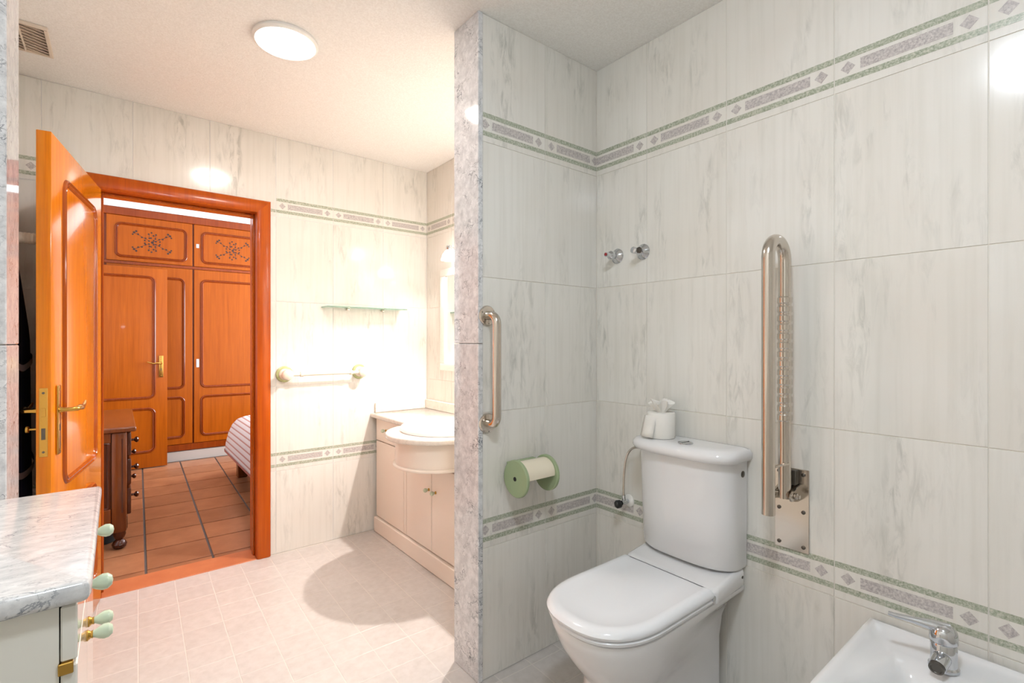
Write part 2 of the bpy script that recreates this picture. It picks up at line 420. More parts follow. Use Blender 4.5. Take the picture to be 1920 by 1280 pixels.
def tiles(wall, origin, rz, start, u_min, u_max, holes=()):
    """origin: wall-face point of u=0 (on the wall body), rz turns local X along the wall, start: u of one joint"""
    k = math.floor((u_min - start) / TW)
    while start + k * TW < u_max - 0.004:
        n0 = start + k * TW; a = max(n0, u_min); b = min(n0 + TW, u_max); k += 1
        if b - a < 0.012: continue
        for z0, z1, dec in ROWS:
            rects = [(a + GAP, b - GAP, z0 + GAP, z1 - GAP)]
            for (h0, h1, hz) in holes:
                out = []
                for (r0, r1, s0, s1) in rects:
                    if r1 <= h0 or r0 >= h1 or s0 >= hz: out.append((r0, r1, s0, s1)); continue
                    if r0 < h0 - 0.01: out.append((r0, h0, s0, min(s1, hz)))
                    if r1 > h1 + 0.01: out.append((h1, r1, s0, min(s1, hz)))
                    if s1 > hz + 0.01: out.append((r0, r1, hz, s1))
                rects = out
            if not rects: continue
            ou, ov = n0, z0
            key = tuple((round(r[0] - ou, 4), round(r[1] - ou, 4), round(r[2] - ov, 4), round(r[3] - ov, 4)) for r in rects)
            if ('t', key) not in CACHE: CACHE[('t', key)] = tile_mesh(key)
            o = link('tile', CACHE[('t', key)], wall)
            d = Vector((math.cos(rz), math.sin(rz), 0))
            o.location = Vector(origin) + d * ou + Vector((0, 0, ov)); o.rotation_euler = (0, 0, rz)
            if not dec: continue
            for (r0, r1, s0, s1) in key:
                if s0 > 0.02: 
                    continue
                lo, hi = r0 + 0.0005, r1 - 0.0005
                top = s1
                for v0, v1 in ((0.023, 0.0405), (0.0905, 0.108)):
                    if v1 < top: link('border_strip', flat_piece([(lo, v0), (hi, v0), (hi, v1), (lo, v1)], 'border_strip', 'green_strip'), o)
                p0, p1 = max(0.066, lo), min(TW - 0.066, hi)
                if p1 - p0 > 0.02 and top > 0.1:
                    link('border_bar', flat_piece([(p0, 0.050), (p1, 0.050), (p1, 0.081), (p0, 0.081)], 'border_bar', 'mauve'), o)
                for c in (0.035, TW - 0.035):
                    q = [(c - 0.0185, 0.0655), (c, 0.047), (c + 0.0185, 0.0655), (c, 0.084)]
                    if c - 0.0185 > lo and c + 0.0185 < hi and top > 0.1:
                        link('border_diamond', flat_piece(q, 'border_diamond', 'mauve'), o)
                    elif lo < c + 0.0185 and c - 0.0185 < lo < c and top > 0.1:
                        w_ = c + 0.0185 - lo
                        link('border_diamond', flat_piece([(lo, 0.0655 - 0.012), (c, 0.047), (c + 0.0185, 0.0655), (c, 0.084), (lo, 0.0655 + 0.012)], 'border_diamond', 'mauve'), o)
                    elif c < hi < c + 0.0185 and top > 0.1:
                        link('border_diamond', flat_piece([(c - 0.0185, 0.0655), (c, 0.047), (hi, 0.0655 - 0.012), (hi, 0.0655 + 0.012), (c, 0.084)], 'border_diamond', 'mauve'), o)

AX0, AX1, AZ1 = -0.138, 0.698, 2.062         # outside of the door architrave
tiles(wall_right, (XR + G, YP, 0), -PI / 2, 0.268, 0.0, YP + 0.75)
tiles(wall_part, (0, YP + G, 0), 0, 1.0255, 1.0475, XR)
tiles(wall_nib, (0, YP + G, 0), 0, -0.2035 - TW, XW, -0.2035)
tiles(wall_far, (0, YF + G, 0), 0, 0.394 - TW, XW, XN, [(AX0, AX1, AZ1)])
tiles(wall_nook, (XN + G, YF, 0), -PI / 2, 0.0, 0.0, YF - YPB)
tiles(wall_left, (XW - G, YPB, 0), PI / 2, 0.1, 0.0, YF - YPB)

# ------------------------------------------------------------------ marble faces of the opening
def pilaster(name, label, x0, x1, z_joint):
    p = thing(name, label, None, ((x0 + x1) / 2, YP, 0)); tag(p, kind='structure')
    for z0, z1 in ((0.0, z_joint - 0.001), (z_joint + 0.001, CEIL)):
        MB().rbox(x0, x1, YP - 0.004, YPB + 0.002, z0, z1, 0.002, 1).build('marble_slab', 'carrara', p)
    return p
pilaster('trim_1', 'grey veined marble facing on the end of the partition', XM, XM + 0.0205, 1.240)
pilaster('trim_2', 'pale marble facing on the nib wall at the left edge', XL - 0.0205, XL, 1.240)

# ------------------------------------------------------------------ floor tiles
def clip(poly, ax, lim, keep_less):
    out = []
    for i in range(len(poly)):
        a, b = poly[i - 1], poly[i]
        ia = (a[ax] <= lim) if keep_less else (a[ax] >= lim); ib = (b[ax] <= lim) if keep_less else (b[ax] >= lim)
        if ia != ib:
            t = (lim - a[ax]) / (b[ax] - a[ax]); out.append((a[0] + (b[0] - a[0]) * t, a[1] + (b[1] - a[1]) * t))
        if ib: out.append(b)
    return out

def slab(pts, top, th, c=0.001):
    n = len(pts); cx = sum(p[0] for p in pts) / n; cy = sum(p[1] for p in pts) / n
    inn = [(x + (cx - x) * c / 0.07, y + (cy - y) * c / 0.07) for x, y in pts]
    vs = [(x, y, top - th) for x, y in pts] + [(x, y, top - c * 0.6) for x, y in pts] + [(x, y, top) for x, y in inn]
    fs = [tuple(range(2 * n, 3 * n))]
    for r in (0, n): fs += [(r + i, r + (i + 1) % n, r + n + (i + 1) % n, r + n + i) for i in range(n)]
    return vs, fs

def floor_grid(floor, name, mat, org, pitch, gap, ang, box, top, th, single_from_y, stagger=0.0):
    ca, sa = math.cos(ang), math.sin(ang); rest = MB(); full = None
    N = int(6 / pitch) + 2
    for i in range(-N, N):
        for j in range(-N, N):
            sh = stagger if i % 2 else 0.0
            q = [((i + a) * pitch + e * gap / 2, (j + b + sh) * pitch + f * gap / 2) for a, b, e, f in ((0, 0, 1, 1), (1, 0, -1, 1), (1, 1, -1, -1), (0, 1, 1, -1))]
            P = [(org[0] + x * ca - y * sa, org[1] + x * sa + y * ca) for x, y in q]
            Q = P
            for ax, lim, less in ((0, box[0], False), (0, box[1], True), (1, box[2], False), (1, box[3], True)):
                if Q: Q = clip(Q, ax, lim, less)
            if len(Q) < 3: continue
            area = abs(sum(Q[k - 1][0] * Q[k][1] - Q[k][0] * Q[k - 1][1] for k in range(len(Q)))) / 2
            if area < 0.0006: continue
            cx = sum(p[0] for p in Q) / len(Q); cy = sum(p[1] for p in Q) / len(Q)
            if cy < single_from_y:
                rest.add(*slab(Q, top, th)); continue
            if Q is P or len(Q) == 4 and abs(area - (pitch - gap) ** 2) < 1e-6:
                if full is None:
                    loc = [((x - cx) * ca + (y - cy) * sa, -(x - cx) * sa + (y - cy) * ca) for x, y in P]
                    vs, fs = slab(loc, 0, th); full = bpy.data.meshes.new(name); full.from_pydata(vs, [], fs); full.materials.append(M[mat]); full.update()
                o = link(name, full, floor); o.location = (cx, cy, top); o.rotation_euler = (0, 0, ang)
            else:
                vs, fs = slab([(x - cx, y - cy) for x, y in Q], 0, th)
                me = bpy.data.meshes.new(name); me.from_pydata(vs, [], fs); me.materials.append(M[mat]); me.update()
                o = link(name, me, floor); o.location = (cx, cy, top)
    if rest.v:
        o = rest.build(name + '_field', mat, floor, smooth=0); o['kind'] = 'stuff'

FA = -math.radians(1.5)
floor_grid(bpy.data.objects['floor'], 'floor_tile', 'floor_tile', (1.251, 1.436), 0.1515, 0.0035, FA, (XW, XN, YB, YF - 0.01), 0.0, 0.0007, 1.0)
floor_grid(bpy.data.objects['floor_bedroom'], 'terracotta_tile', 'terracotta', (0.130, 3.659), 0.313, 0.012, FA, (BX0, 1.9, YFB + 0.002, 6.17), 0.0, 0.0058, 3.0)

# ------------------------------------------------------------------ door frame, sill, door
fr = thing('trim_3', 'orange varnished door frame with mitred architrave', None, (OX1, YF, 0)); tag(fr, kind='structure')
PRF = [(0, 0.0), (0.0, 0.016), (0.010, 0.021), (0.060, 0.021), (0.069, 0.016), (0.074, 0.004), (0.074, 0.0)]
x0, x1, z1 = OX0 + 0.012, OX1 - 0.013, OZ1 - 0.013
def architrave(y, sgn):
    def sweep(name, fa, fb):
        rings = [[(fa(o)[0], y - sgn * h, fa(o)[1]) for o, h in PRF], [(fb(o)[0], y - sgn * h, fb(o)[1]) for o, h in PRF]]
        MB().loft(rings).build(name, 'frame_wood', fr)
    sweep('architrave', lambda o: (x1 + o, 0.001), lambda o: (x1 + o, z1 + o))
    sweep('architrave', lambda o: (x0 - o, 0.001), lambda o: (x0 - o, z1 + o))
    sweep('architrave', lambda o: (x0 - o, z1 + o), lambda o: (x1 + o, z1 + o))
architrave(YF, 1); architrave(YFB, -1)
MB().box(x1, OX1, YF, YFB, 0.001, OZ1).build('jamb', 'frame_wood', fr, smooth=0)
MB().box(OX0, x0, YF, YFB, 0.001, OZ1).build('jamb', 'frame_wood', fr, smooth=0)
MB().box(x0, x1, YF, YFB, z1, OZ1).build('head', 'frame_wood', fr, smooth=0)
MB().rbox(x1 - 0.010, x1, YF + 0.048, YF + 0.085, 0.001, z1, 0.002, 1).build('door_stop', 'moulding_wood', fr)
MB().rbox(x0, x0 + 0.010, YF + 0.048, YF + 0.085, 0.001, z1, 0.002, 1).build('door_stop', 'moulding_wood', fr)
MB().rbox(x0 + 0.010, x1 - 0.010, YF + 0.048, YF + 0.085, z1 - 0.010, z1, 0.002, 1).build('door_stop', 'moulding_wood', fr)
struct('trim_4', MB().rbox(x0, x1 - 0.0, YF - 0.012, YFB + 0.0, -0.02, 0.004, 0.003, 1), 'sill', 'orange terracotta door sill')

MPROF = [(-0.016, 0.0), (-0.013, 0.005), (-0.008, 0.009), (-0.004, 0.003), (0.0, 0.004), (0.004, 0.010), (0.009, 0.007), (0.012, 0.0)]
def door(name, label, hinge, ang, w_, h, y0, y1, panels, wood, trim):
    d = thing(name, label, None, hinge, ang); tag(d, kind='structure')
    MB().rbox(0, w_, y0, y1, 0.008, h, 0.003, 2).build('door_leaf', wood, d, True)
    for (a, b, c, e) in panels:
        for y, s in ((y0, 1), (y1, -1)):
            MB().mould(rrect(a, b, c, e, 0.05), MPROF, y, s).build('panel_moulding', trim, d, True)
    return d

def lever(parent, x, z, y, s, dirx, zt=0.09, zb=0.16, mat='brass'):
    hd = MB().rbox(x - 0.018, x + 0.018, y - s * 0.004 - 0.004, y - s * 0.004 + 0.004, z - zb, z + zt, 0.003, 2).build('handle_plate', mat, parent, True)
    hd_ = [(x, y - s * 0.005, z), (x, y - s * 0.022, z), (x, y - s * 0.042, z), (x + dirx * 0.010, y - s * 0.054, z + 0.001), (x + dirx * 0.035, y - s * 0.057, z + 0.004),
           (x + dirx * 0.065, y - s * 0.057, z - 0.002), (x + dirx * 0.095, y - s * 0.056, z + 0.008), (x + dirx * 0.115, y - s * 0.056, z + 0.018)]
    MB().tube(hd_, [0.012, 0.008, 0.008, 0.009, 0.010, 0.008, 0.007, 0.004], 12).build('lever', mat, hd, True)
    for dz in (zt - 0.015, -zb + 0.015):
        MB().lathe([(0.005, 0), (0.005, 0.002), (0.002, 0.003)], (x, y - s * 0.0075, z + dz), (0, -s, 0), 10).build('screw', mat, hd, True)
    MB().rbox(x - 0.003, x + 0.003, y - s * 0.0085 - 0.001, y - s * 0.0085 + 0.001, z - 0.075, z - 0.05, 0.0004, 1).build('keyhole', 'dark_metal', hd, True)
    return hd

L1 = math.hypot(0.119, 0.739)
a1 = math.atan2(-0.739, -0.119)
# local X runs from hinge to free edge; local y=0 is the face seen from the room
d1 = door('door_1', 'open orange wooden bathroom door with moulded panels and brass lever', (-0.061, 3.100, 0), a1, 0.752, 1.985, -0.041, 0.0,
          [(0.13, 0.612, 0.715, 1.855), (0.13, 0.612, 0.17, 0.60)], 'door_wood', 'moulding_wood')
lever(d1, 0.688, 1.000, 0.0, -1, -1)
lever(d1, 0.688, 1.000, -0.041, 1, -1)
lk = MB().rbox(0.7515, 0.7545, -0.032, -0.009, 0.845, 1.085, 0.001, 1).build('lock_plate', 'brass', d1, True)
MB().rbox(0.7545, 0.7575, -0.026, -0.015, 0.985, 1.015, 0.001, 1).build('latch', 'brass', lk, True)
MB().rbox(0.7545, 0.7552, -0.026, -0.015, 0.905, 0.945, 0.0003, 1).build('bolt_slot', 'dark_metal', lk, True)
for z in (0.862, 1.068):
    MB().lathe([(0.004, 0), (0.004, 0.001), (0.001, 0.0015)], (0.7545, -0.0205, z), (1, 0, 0), 10).build('screw', 'dark_metal', lk, True)
MB().lathe([(0.004, 0), (0.004, 0.025), (0.012, 0.027), (0.013, 0.033), (0.004, 0.036)], (0.688, -0.049, 0.935), (0, -1, 0), 12).build('thumb_turn', 'brass', d1, True)

# ------------------------------------------------------------------ bedroom: wardrobe, second door, dresser, bed
YW = 6.2
wd = thing('wardrobe', 'wall to wall honey brown wardrobe with moulded doors and carved upper doors', 'wardrobe', (0.6, YW, 0))
MB().box(BX0 + 0.003, 2.1, YW + 0.024, BY1 - 0.003, 0.10, 2.575).build('carcass', 'wardrobe_trim', wd, smooth=0)
MB().rbox(BX0 + 0.003, 2.1, YW - 0.004, YW + 0.024, 2.50, 2.578, 0.004, 1).build('cornice', 'wardrobe_trim', wd)
MB().rbox(BX0 + 0.003, 2.1, YW + 0.006, YW + 0.024, 2.020, 2.050, 0.002, 1).build('rail', 'wardrobe_trim', wd)
MB().rbox(BX0 + 0.003, 2.1, YW, YW + 0.024, 0.105, 0.170, 0.002, 1).build('plinth', 'wardrobe_trim', wd)

def carving(cx, cz, wx, wz):
    m = MB()
    def dot(x, z, r):
        n = 8; k = [(x + r * math.cos(2 * PI * i / n), -0.0012, z + r * math.sin(2 * PI * i / n)) for i in range(n)]
        m.add(k, [tuple(reversed(range(n)))])
    def seg(x, z, a, l, t=0.0035):
        ux, uz = math.cos(a) * l / 2, math.sin(a) * l / 2; px, pz = -math.sin(a) * t / 2, math.cos(a) * t / 2
        m.add([(x - ux - px, -0.001, z - uz - pz), (x + ux - px, -0.001, z + uz - pz), (x + ux + px, -0.001, z + uz + pz), (x - ux + px, -0.001, z - uz + pz)], [(0, 1, 2, 3)])
    for sx in (-1, 1):
        for sz in (-1, 1):
            a = math.atan2(sz * wz, sx * wx)
            for t in (0.18, 0.36, 0.55, 0.74, 0.95): dot(cx + sx * wx * t, cz + sz * wz * t + 0.006 * math.sin(t * 20), 0.0085 if t < 0.9 else 0.011)
            for t in (0.27, 0.46, 0.65, 0.85): seg(cx + sx * wx * t, cz + sz * wz * t, a, 0.045)
            dot(cx + sx * wx * 0.84, cz + sz * wz * 1.12, 0.010); dot(cx + sx * wx * 1.02, cz + sz * wz * 0.74, 0.008)
            dot(cx + sx * wx * 0.40, cz + sz * wz * 0.16, 0.008); dot(cx + sx * wx * 0.16, cz + sz * wz * 0.46, 0.008)
    for sz in (-1, 1):
        for t in (0.22, 0.5, 0.8, 1.12): dot(cx + 0.012 * math.sin(t * 9), cz + sz * wz * t, 0.0085)
        for dx in (-0.03, 0.03): dot(cx + dx, cz + sz * wz * 0.93, 0.0085); seg(cx + dx * 0.9, cz + sz * wz * 0.7, PI / 2, 0.04)
    dot(cx, cz, 0.013)
    return m

def wdoor(x0, x1, z0, z1, panels, carve=False, lock_z=None, lock_left=True):
    dr = MB().rbox(x0, x1, YW - 0.002, YW + 0.022, z0, z1, 0.003, 1).build('wardrobe_door', 'wardrobe_wood', wd)
    o = OFF[wd.name]
    for (a, b, c, e) in panels:
        MB().mould([(x - o.x, z) for x, z in rrect(a, b, c, e, 0.045)], MPROF, -0.002, 1).build('panel_moulding', 'wardrobe_trim', dr, True)
        if carve:
            cv = carving((a + b) / 2 - o.x, (c + e) / 2, (b - a) * 0.27, (e - c) * 0.27)
            cv.v = [(x, y - 0.0022, z) for x, y, z in cv.v]
            cvo = cv.build('carving', 'carving_dark', dr, True, smooth=0); cvo['kind'] = 'stuff'
    if lock_z:
        xx = x0 + 0.034 if lock_left else x1 - 0.034; h = 0.045 if lock_z < 1.5 else 0.022
        MB().rbox(xx - 0.014, xx + 0.014, YW - 0.006, YW - 0.001, lock_z - h, lock_z + h, 0.002, 1).build('lock_plate', 'chrome', dr)
M['carving_dark'] = new_mat('dark_carving', srgb(44, 20, 8), 0.6)[0]  # flat discs and bars; the drilled holes' darkness is put into their colour
for i, (a, b) in enumerate(((-0.085, 0.622), (0.636, 1.343), (1.353, 2.060))):
    lk_ = [None, 1.02, None][i]
    wdoor(a, b, 2.052, 2.497, [(a + 0.075, b - 0.055, 2.095, 2.42)], True, 2.27 if i == 1 else None)
    wdoor(a, b, 0.174, 2.017, [(a + 0.069, b - 0.075, 0.765, 1.905), (a + 0.069, b - 0.075, 0.25, 0.665)], False, lk_)
bb = struct('baseboard_bedroom', MB().rbox(BX0 + 0.003, 2.1, YW + 0.010, YW + 0.05, -0.004, 0.099, 0.002, 1), 'gray_tile', 'grey tiled plinth under the wardrobe')

d2 = door('door_2', 'honey brown bedroom door standing open against the wardrobe', (-0.40, 6.03, 0), 0.0, 0.792, 1.976, 0.0, 0.04,
          [(0.11, 0.688, 0.695, 1.887), (0.11, 0.688, 0.165, 0.589)], 'wardrobe_wood', 'wardrobe_trim')
lever(d2, 0.742, 1.035, 0.0, 1, -1, 0.075, 0.14)

# chest of drawers
DX1, DY0, DY1, DZ = 0.045, 3.77, 4.78, 0.735
ds = thing('chest_of_drawers', 'dark walnut chest of drawers with turned wooden knobs and bun feet', 'dresser', (-0.2, 4.27, 0))
MB().box(BX0 + 0.01, DX1 - 0.005, DY0 + 0.02, DY1 - 0.02, 0.16, DZ - 0.03).build('body', 'dresser_wood', ds, smooth=0)
MB().rbox(BX0 + 0.006, DX1 + 0.045, DY0 - 0.02, DY1 + 0.02, DZ - 0.03, DZ, 0.009, 3).build('top', 'dresser_wood', ds)
MB().rbox(DX1 - 0.075, DX1, DY0, DY0 + 0.07, 0.10, DZ - 0.03, 0.014, 2).build('corner_post', 'dresser_wood', ds)
MB().rbox(DX1 - 0.075, DX1, DY1 - 0.07, DY1, 0.10, DZ - 0.03, 0.014, 2).build('corner_post', 'dresser_wood', ds)
MB().rbox(BX0 + 0.01, DX1 - 0.075, DY0, DY0 + 0.02, 0.16, 0.25, 0.004, 1).build('side_rail', 'dresser_wood', ds)
MB().rbox(BX0 + 0.01, DX1 - 0.075, DY0, DY0 + 0.02, DZ - 0.09, DZ - 0.03, 0.004, 1).build('side_rail', 'dresser_wood', ds)
MB().rbox(BX0 + 0.05, DX1 - 0.090, DY0 + 0.012, DY0 + 0.022, 0.255, DZ - 0.095, 0.004, 1).build('side_panel', 'dresser_dark', ds)
MB().mould([(x + 0.2, z) for x, z in rrect(BX0 + 0.05, DX1 - 0.085, 0.25, DZ - 0.09, 0.012)], [(-0.010, 0.0), (-0.004, 0.006), (0.004, 0.004), (0.008, 0.0)], DY0 + 0.008 - 4.27, 1).build('panel_bead', 'dresser_dark', ds, True)
MB().rbox(DX1 - 0.026, DX1 - 0.018, DY0 - 0.0015, DY0 + 0.002, 0.22, DZ - 0.07, 0.001, 1).build('post_groove', 'dresser_dark', ds)
for i, (z0, z1) in enumerate(((0.185, 0.345), (0.365, 0.525), (0.545, 0.690))):
    dw = MB().rbox(DX1 - 0.006, DX1 + 0.022, DY0 + 0.075, DY1 - 0.075, z0, z1, 0.008, 2).build('drawer', 'dresser_dark', ds)
    for y in (4.00, 4.55):
        MB().lathe([(0.013, 0), (0.007, 0.006), (0.007, 0.018), (0.017, 0.026), (0.019, 0.034), (0.013, 0.041), (0.0, 0.043)], (DX1 + 0.021, y, (z0 + z1) / 2), (1, 0, 0), 14).build('knob', 'dresser_dark', dw)
MB().rbox(DX1 - 0.01, DX1 + 0.004, DY0 + 0.07, DY1 - 0.07, 0.10, 0.18, 0.004, 1).build('apron', 'dresser_dark', ds)
for y in (DY0 + 0.035, DY1 - 0.035):
    for x in (DX1 - 0.035, BX0 + 0.06):
        MB().lathe([(0.022, 0.001), (0.034, 0.012), (0.038, 0.028), (0.030, 0.045), (0.018, 0.055), (0.026, 0.068), (0.032, 0.085), (0.03, 0.105), (0.03, 0.161)], (x, y, 0), (0, 0, 1), 18).build('foot', 'dresser_dark', ds)
bk = MB()
bk.lathe([(0.075, 0.002), (0.083, 0.03), (0.088, 0.086), (0.090, 0.090), (0.082, 0.090), (0.076, 0.03), (0.0, 0.02)], (-0.082, 3.99, 0), (0, 0, 1), 24)
tag(bk.build('basket', 'teal'), 'dark teal round bin on the floor under the chest of drawers', 'bin')

# bed
bd = thing('bed', 'bed with a red striped white bedspread and short wooden legs', 'bed', (1.5, 4.4, 0))
def rr3(x0, x1, y0, y1, r, z, k=6): return [(x, y, z) for x, y in rrect(x0, x1, y0, y1, r, k)]
prof = [(0.225, 0.0, 0.02), (0.30, 0.006, 0.03), (0.40, 0.022, 0.05), (0.48, 0.045, 0.08), (0.53, 0.075, 0.10), (0.555, 0.115, 0.12), (0.563, 0.17, 0.14)]
rings = [rr3(0.79 + i, 2.25, 3.32, 5.33 - i * 1.2, r, z) for z, i, r in prof]
MB().loft(rings, False, True).build('bedspread', 'spread', bd, smooth=60)
MB().loft([rr3(0.787, 2.253, 3.317, 5.335, 0.022, 0.215), rr3(0.785, 2.253, 3.315, 5.337, 0.022, 0.24)], False, False).build('hem', 'spread_hem', bd)
MB().rbox(0.86, 2.2, 3.38, 5.26, 0.14, 0.24, 0.01, 1).build('bed_base', 'dresser_dark', bd)
for x, y in ((0.90, 5.12), (0.90, 3.5), (2.1, 5.12), (2.1, 3.5)):
    MB().rbox(x - 0.04, x + 0.04, y - 0.04, y + 0.04, 0.001, 0.14, 0.006, 1).build('leg', 'dresser_wood', bd)

# ------------------------------------------------------------------ ceiling lamps and vent
def ceiling_lamp(label, x, y, r, glow, drop=0.0085):
    t = thing('ceiling_lamp', label, 'ceiling lamp', (x, y, CEIL), 0, 'round flush ceiling lamps')
    MB().lathe([(r + 0.012, -0.0005), (r + 0.014, -0.010), (r + 0.004, -0.018), (r - 0.004, -0.016), (r - 0.006, -0.002)], (x, y, CEIL), (0, 0, 1), 48).build('rim', 'lamp_rim', t)
    MB().lathe([(r - 0.006, -0.012), (r - 0.008, -0.012 - drop * 0.6), (r * 0.8, -0.012 - drop * 0.88), (r * 0.5, -0.012 - drop * 0.97), (0.0, -0.012 - drop)], (x, y, CEIL), (0, 0, 1), 48).build('diffuser', glow, t)
ceiling_lamp('round glowing flush lamp on the ceiling near the doorway', 0.527, 2.105, 0.108, 'lamp_far')
ceiling_lamp('round glowing dome lamp on the ceiling above the bidet side', 0.35, 0.22, 0.125, 'lamp_near', 0.06)

vt = thing('ceiling_vent', 'beige slatted ventilation grille in the ceiling corner', 'vent', (-0.30, 2.72, CEIL))
vx0, vx1, vy0, vy1 = -0.352, -0.222, 2.605, 2.835
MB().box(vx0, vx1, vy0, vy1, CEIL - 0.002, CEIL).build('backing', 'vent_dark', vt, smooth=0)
for a in ((vx0 - 0.004, vx1 + 0.012, vy0 - 0.012, vy0), (vx0 - 0.004, vx1 + 0.012, vy1, vy1 + 0.006), (vx1, vx1 + 0.012, vy0, vy1), (-0.2975, -0.2915, vy0, vy1)):
    MB().rbox(*a, CEIL - 0.012, CEIL - 0.0005, 0.0015, 1).build('frame_bar', 'vent', vt)
k = 0
for (sx0, sx1) in ((vx0, -0.2975), (-0.2915, vx1)):
    for i in range(9):
        yc = vy0 + 0.012 + i * 0.0257; wd_ = sx1 - sx0
        m = MB(); sl = 0.014
        m.add([(sx0, yc - sl, CEIL - 0.009), (sx1, yc + sl, CEIL - 0.009), (sx1, yc + sl + 0.006, CEIL - 0.003), (sx0, yc - sl + 0.006, CEIL - 0.003),
               (sx0, yc - sl - 0.005, CEIL - 0.0085), (sx1, yc + sl - 0.005, CEIL - 0.0085), (sx1, yc + sl + 0.001, CEIL - 0.0025), (sx0, yc - sl + 0.001, CEIL - 0.0025)],
              [(0, 1, 2, 3), (4, 5, 6, 7), (0, 1, 5, 4), (1, 2, 6, 5), (2, 3, 7, 6), (3, 0, 4, 7)])
        m.v = [(x, min(max(y, vy0), vy1), z) for x, y, z in m.v]
        m.build('slat', 'vent', vt, smooth=0)

# ------------------------------------------------------------------ toilet
TY = 0.985
TC = 0.990
def dshape(xb, xf, w_, xm, p, z, k=7, n=28, yc=TY, wb=None):
    wb = w_ if wb is None else wb
    pts = []
    for i in range(k): t = i / k; pts.append((xb + (xm - xb) * t, yc + wb + (w_ - wb) * t, z))
    for i in range(n + 1):
        a = PI * i / n; c, s_ = math.cos(a), math.sin(a)
        pts.append((xm - (xm - xf) * abs(s_) ** (2 / p), yc + w_ * math.copysign(abs(c) ** (2 / p), c), z))
    for i in range(1, k + 1): t = i / k; pts.append((xm + (xb - xm) * t, yc - w_ - (wb - w_) * t, z))
    for i in range(1, k): t = i / k; pts.append((xb, yc - wb + 2 * wb * t, z))
    return pts

tl = thing('toilet', 'white close coupled toilet with closed lid against the tiled wall', 'toilet', (1.35, TY, 0))
BK = XR - 0.004
rings = [dshape(BK - 0.03, 1.108, 0.115, 1.22, 2.2, 0.001, wb=0.10), dshape(BK - 0.03, 1.112, 0.112, 1.22, 2.2, 0.10, wb=0.10), dshape(BK - 0.03, 1.116, 0.110, 1.22, 2.2, 0.205, wb=0.10),
         dshape(BK - 0.03, 1.108, 0.116, 1.22, 2.2, 0.225, wb=0.10), dshape(BK - 0.03, 1.078, 0.136, 1.22, 2.25, 0.260, wb=0.105), dshape(BK - 0.03, 1.048, 0.152, 1.22, 2.3, 0.302, wb=0.11),
         dshape(BK - 0.02, 1.024, 0.163, 1.22, 2.3, 0.34, wb=0.12), dshape(BK - 0.008, 1.008, 0.170, 1.22, 2.35, 0.38, wb=0.15), dshape(BK, 1.000, 0.173, 1.22, 2.4, 0.402, wb=0.172),
         dshape(BK, 1.002, 0.173, 1.22, 2.4, 0.416, wb=0.174), dshape(BK, 1.012, 0.166, 1.22, 2.4, 0.421, wb=0.168)]
MB().loft(rings).build('bowl', 'porcelain', tl, smooth=50)
# rear deck under the cistern, rising towards the wall
def deck(i, zf, zb):
    pts = rrect(1.468 + i, BK, TY - 0.180 + i, TY + 0.180 - i, 0.022)
    return [(x, y, zf + (zb - zf) * min(1, max(0, (x - 1.468) / 0.10))) for x, y in pts]
MB().loft([deck(0.006, 0.410, 0.420), deck(0.0, 0.416, 0.428), deck(0.0, 0.446, 0.468), deck(0.005, 0.454, 0.478), deck(0.014, 0.457, 0.482)]).build('deck', 'porcelain', tl, smooth=50)
# seat and lid
rings = [dshape(1.455, 0.990 + i, 0.178 - i, 1.215, 2.45, z) for z, i in ((0.4235, 0.010), (0.425, 0.002), (0.433, 0.0), (0.438, 0.004), (0.4388, 0.010))]
MB().loft(rings).build('seat', 'plastic', tl, smooth=50)
rings = [dshape(1.457, 0.984 + i, 0.181 - i * 0.9, 1.215, 2.45, z) for z, i in ((0.4410, 0.012), (0.4425, 0.003), (0.450, 0.0), (0.459, 0.005), (0.4645, 0.015), (0.4662, 0.026), (0.4658, 0.038), (0.4640, 0.043), (0.4645, 0.10))]
MB().loft(rings).build('lid', 'plastic', tl, smooth=50)
for s_ in (-1, 1):
    MB().tube([(1.461, TY + s_ * 0.155, 0.440), (1.461, TY + s_ * 0.180, 0.440)], 0.009, 14).build('hinge', 'chrome', tl)
# cistern with a softly bowed front and rounded corners
def tank(xb, xf, hw, z, p=3.2, dp=0.10, n=44):
    pts = []
    for i in range(n + 1):
        a = PI * i / n; c, s_ = math.cos(a), math.sin(a)
        bow = 0.020 * (1 - c * c)
        pts.append((xf + dp - (dp - 0.020) * abs(s_) ** (2 / p) - bow, TC + hw * math.copysign(abs(c) ** (2 / p), c), z))
    return [(xb, TC + hw, z), (xb - 0.012, TC + hw, z)] + pts + [(xb - 0.012, TC - hw, z), (xb, TC - hw, z)]
rings = [tank(BK, 1.545, 0.183, 0.4825), tank(BK, 1.538, 0.186, 0.492), tank(BK, 1.530, 0.187, 0.66), tank(BK, 1.522, 0.188, 0.843)]
MB().loft(rings).build('cistern', 'porcelain', tl, smooth=50)
rings = [tank(BK, 1.514, 0.191, 0.8435), tank(BK, 1.500, 0.202, 0.848), tank(BK, 1.494, 0.206, 0.860), tank(BK, 1.496, 0.205, 0.873), tank(BK, 1.506, 0.198, 0.883), tank(BK - 0.002, 1.522, 0.186, 0.888), tank(BK - 0.006, 1.545, 0.165, 0.8895)]
MB().loft(rings).build('cistern_lid', 'porcelain', tl, smooth=60)
fb = MB().lathe([(0.026, 0), (0.026, 0.003), (0.022, 0.005), (0.0, 0.005)], (1.560, 0.968, 0.8892), (0, 0, 1), 24).build('flush_button', 'chrome', tl)
MB().rbox(1.537, 1.583, 0.9672, 0.9688, 0.8940, 0.8952, 0.0003, 1).build('button_split', 'dark_metal', fb)
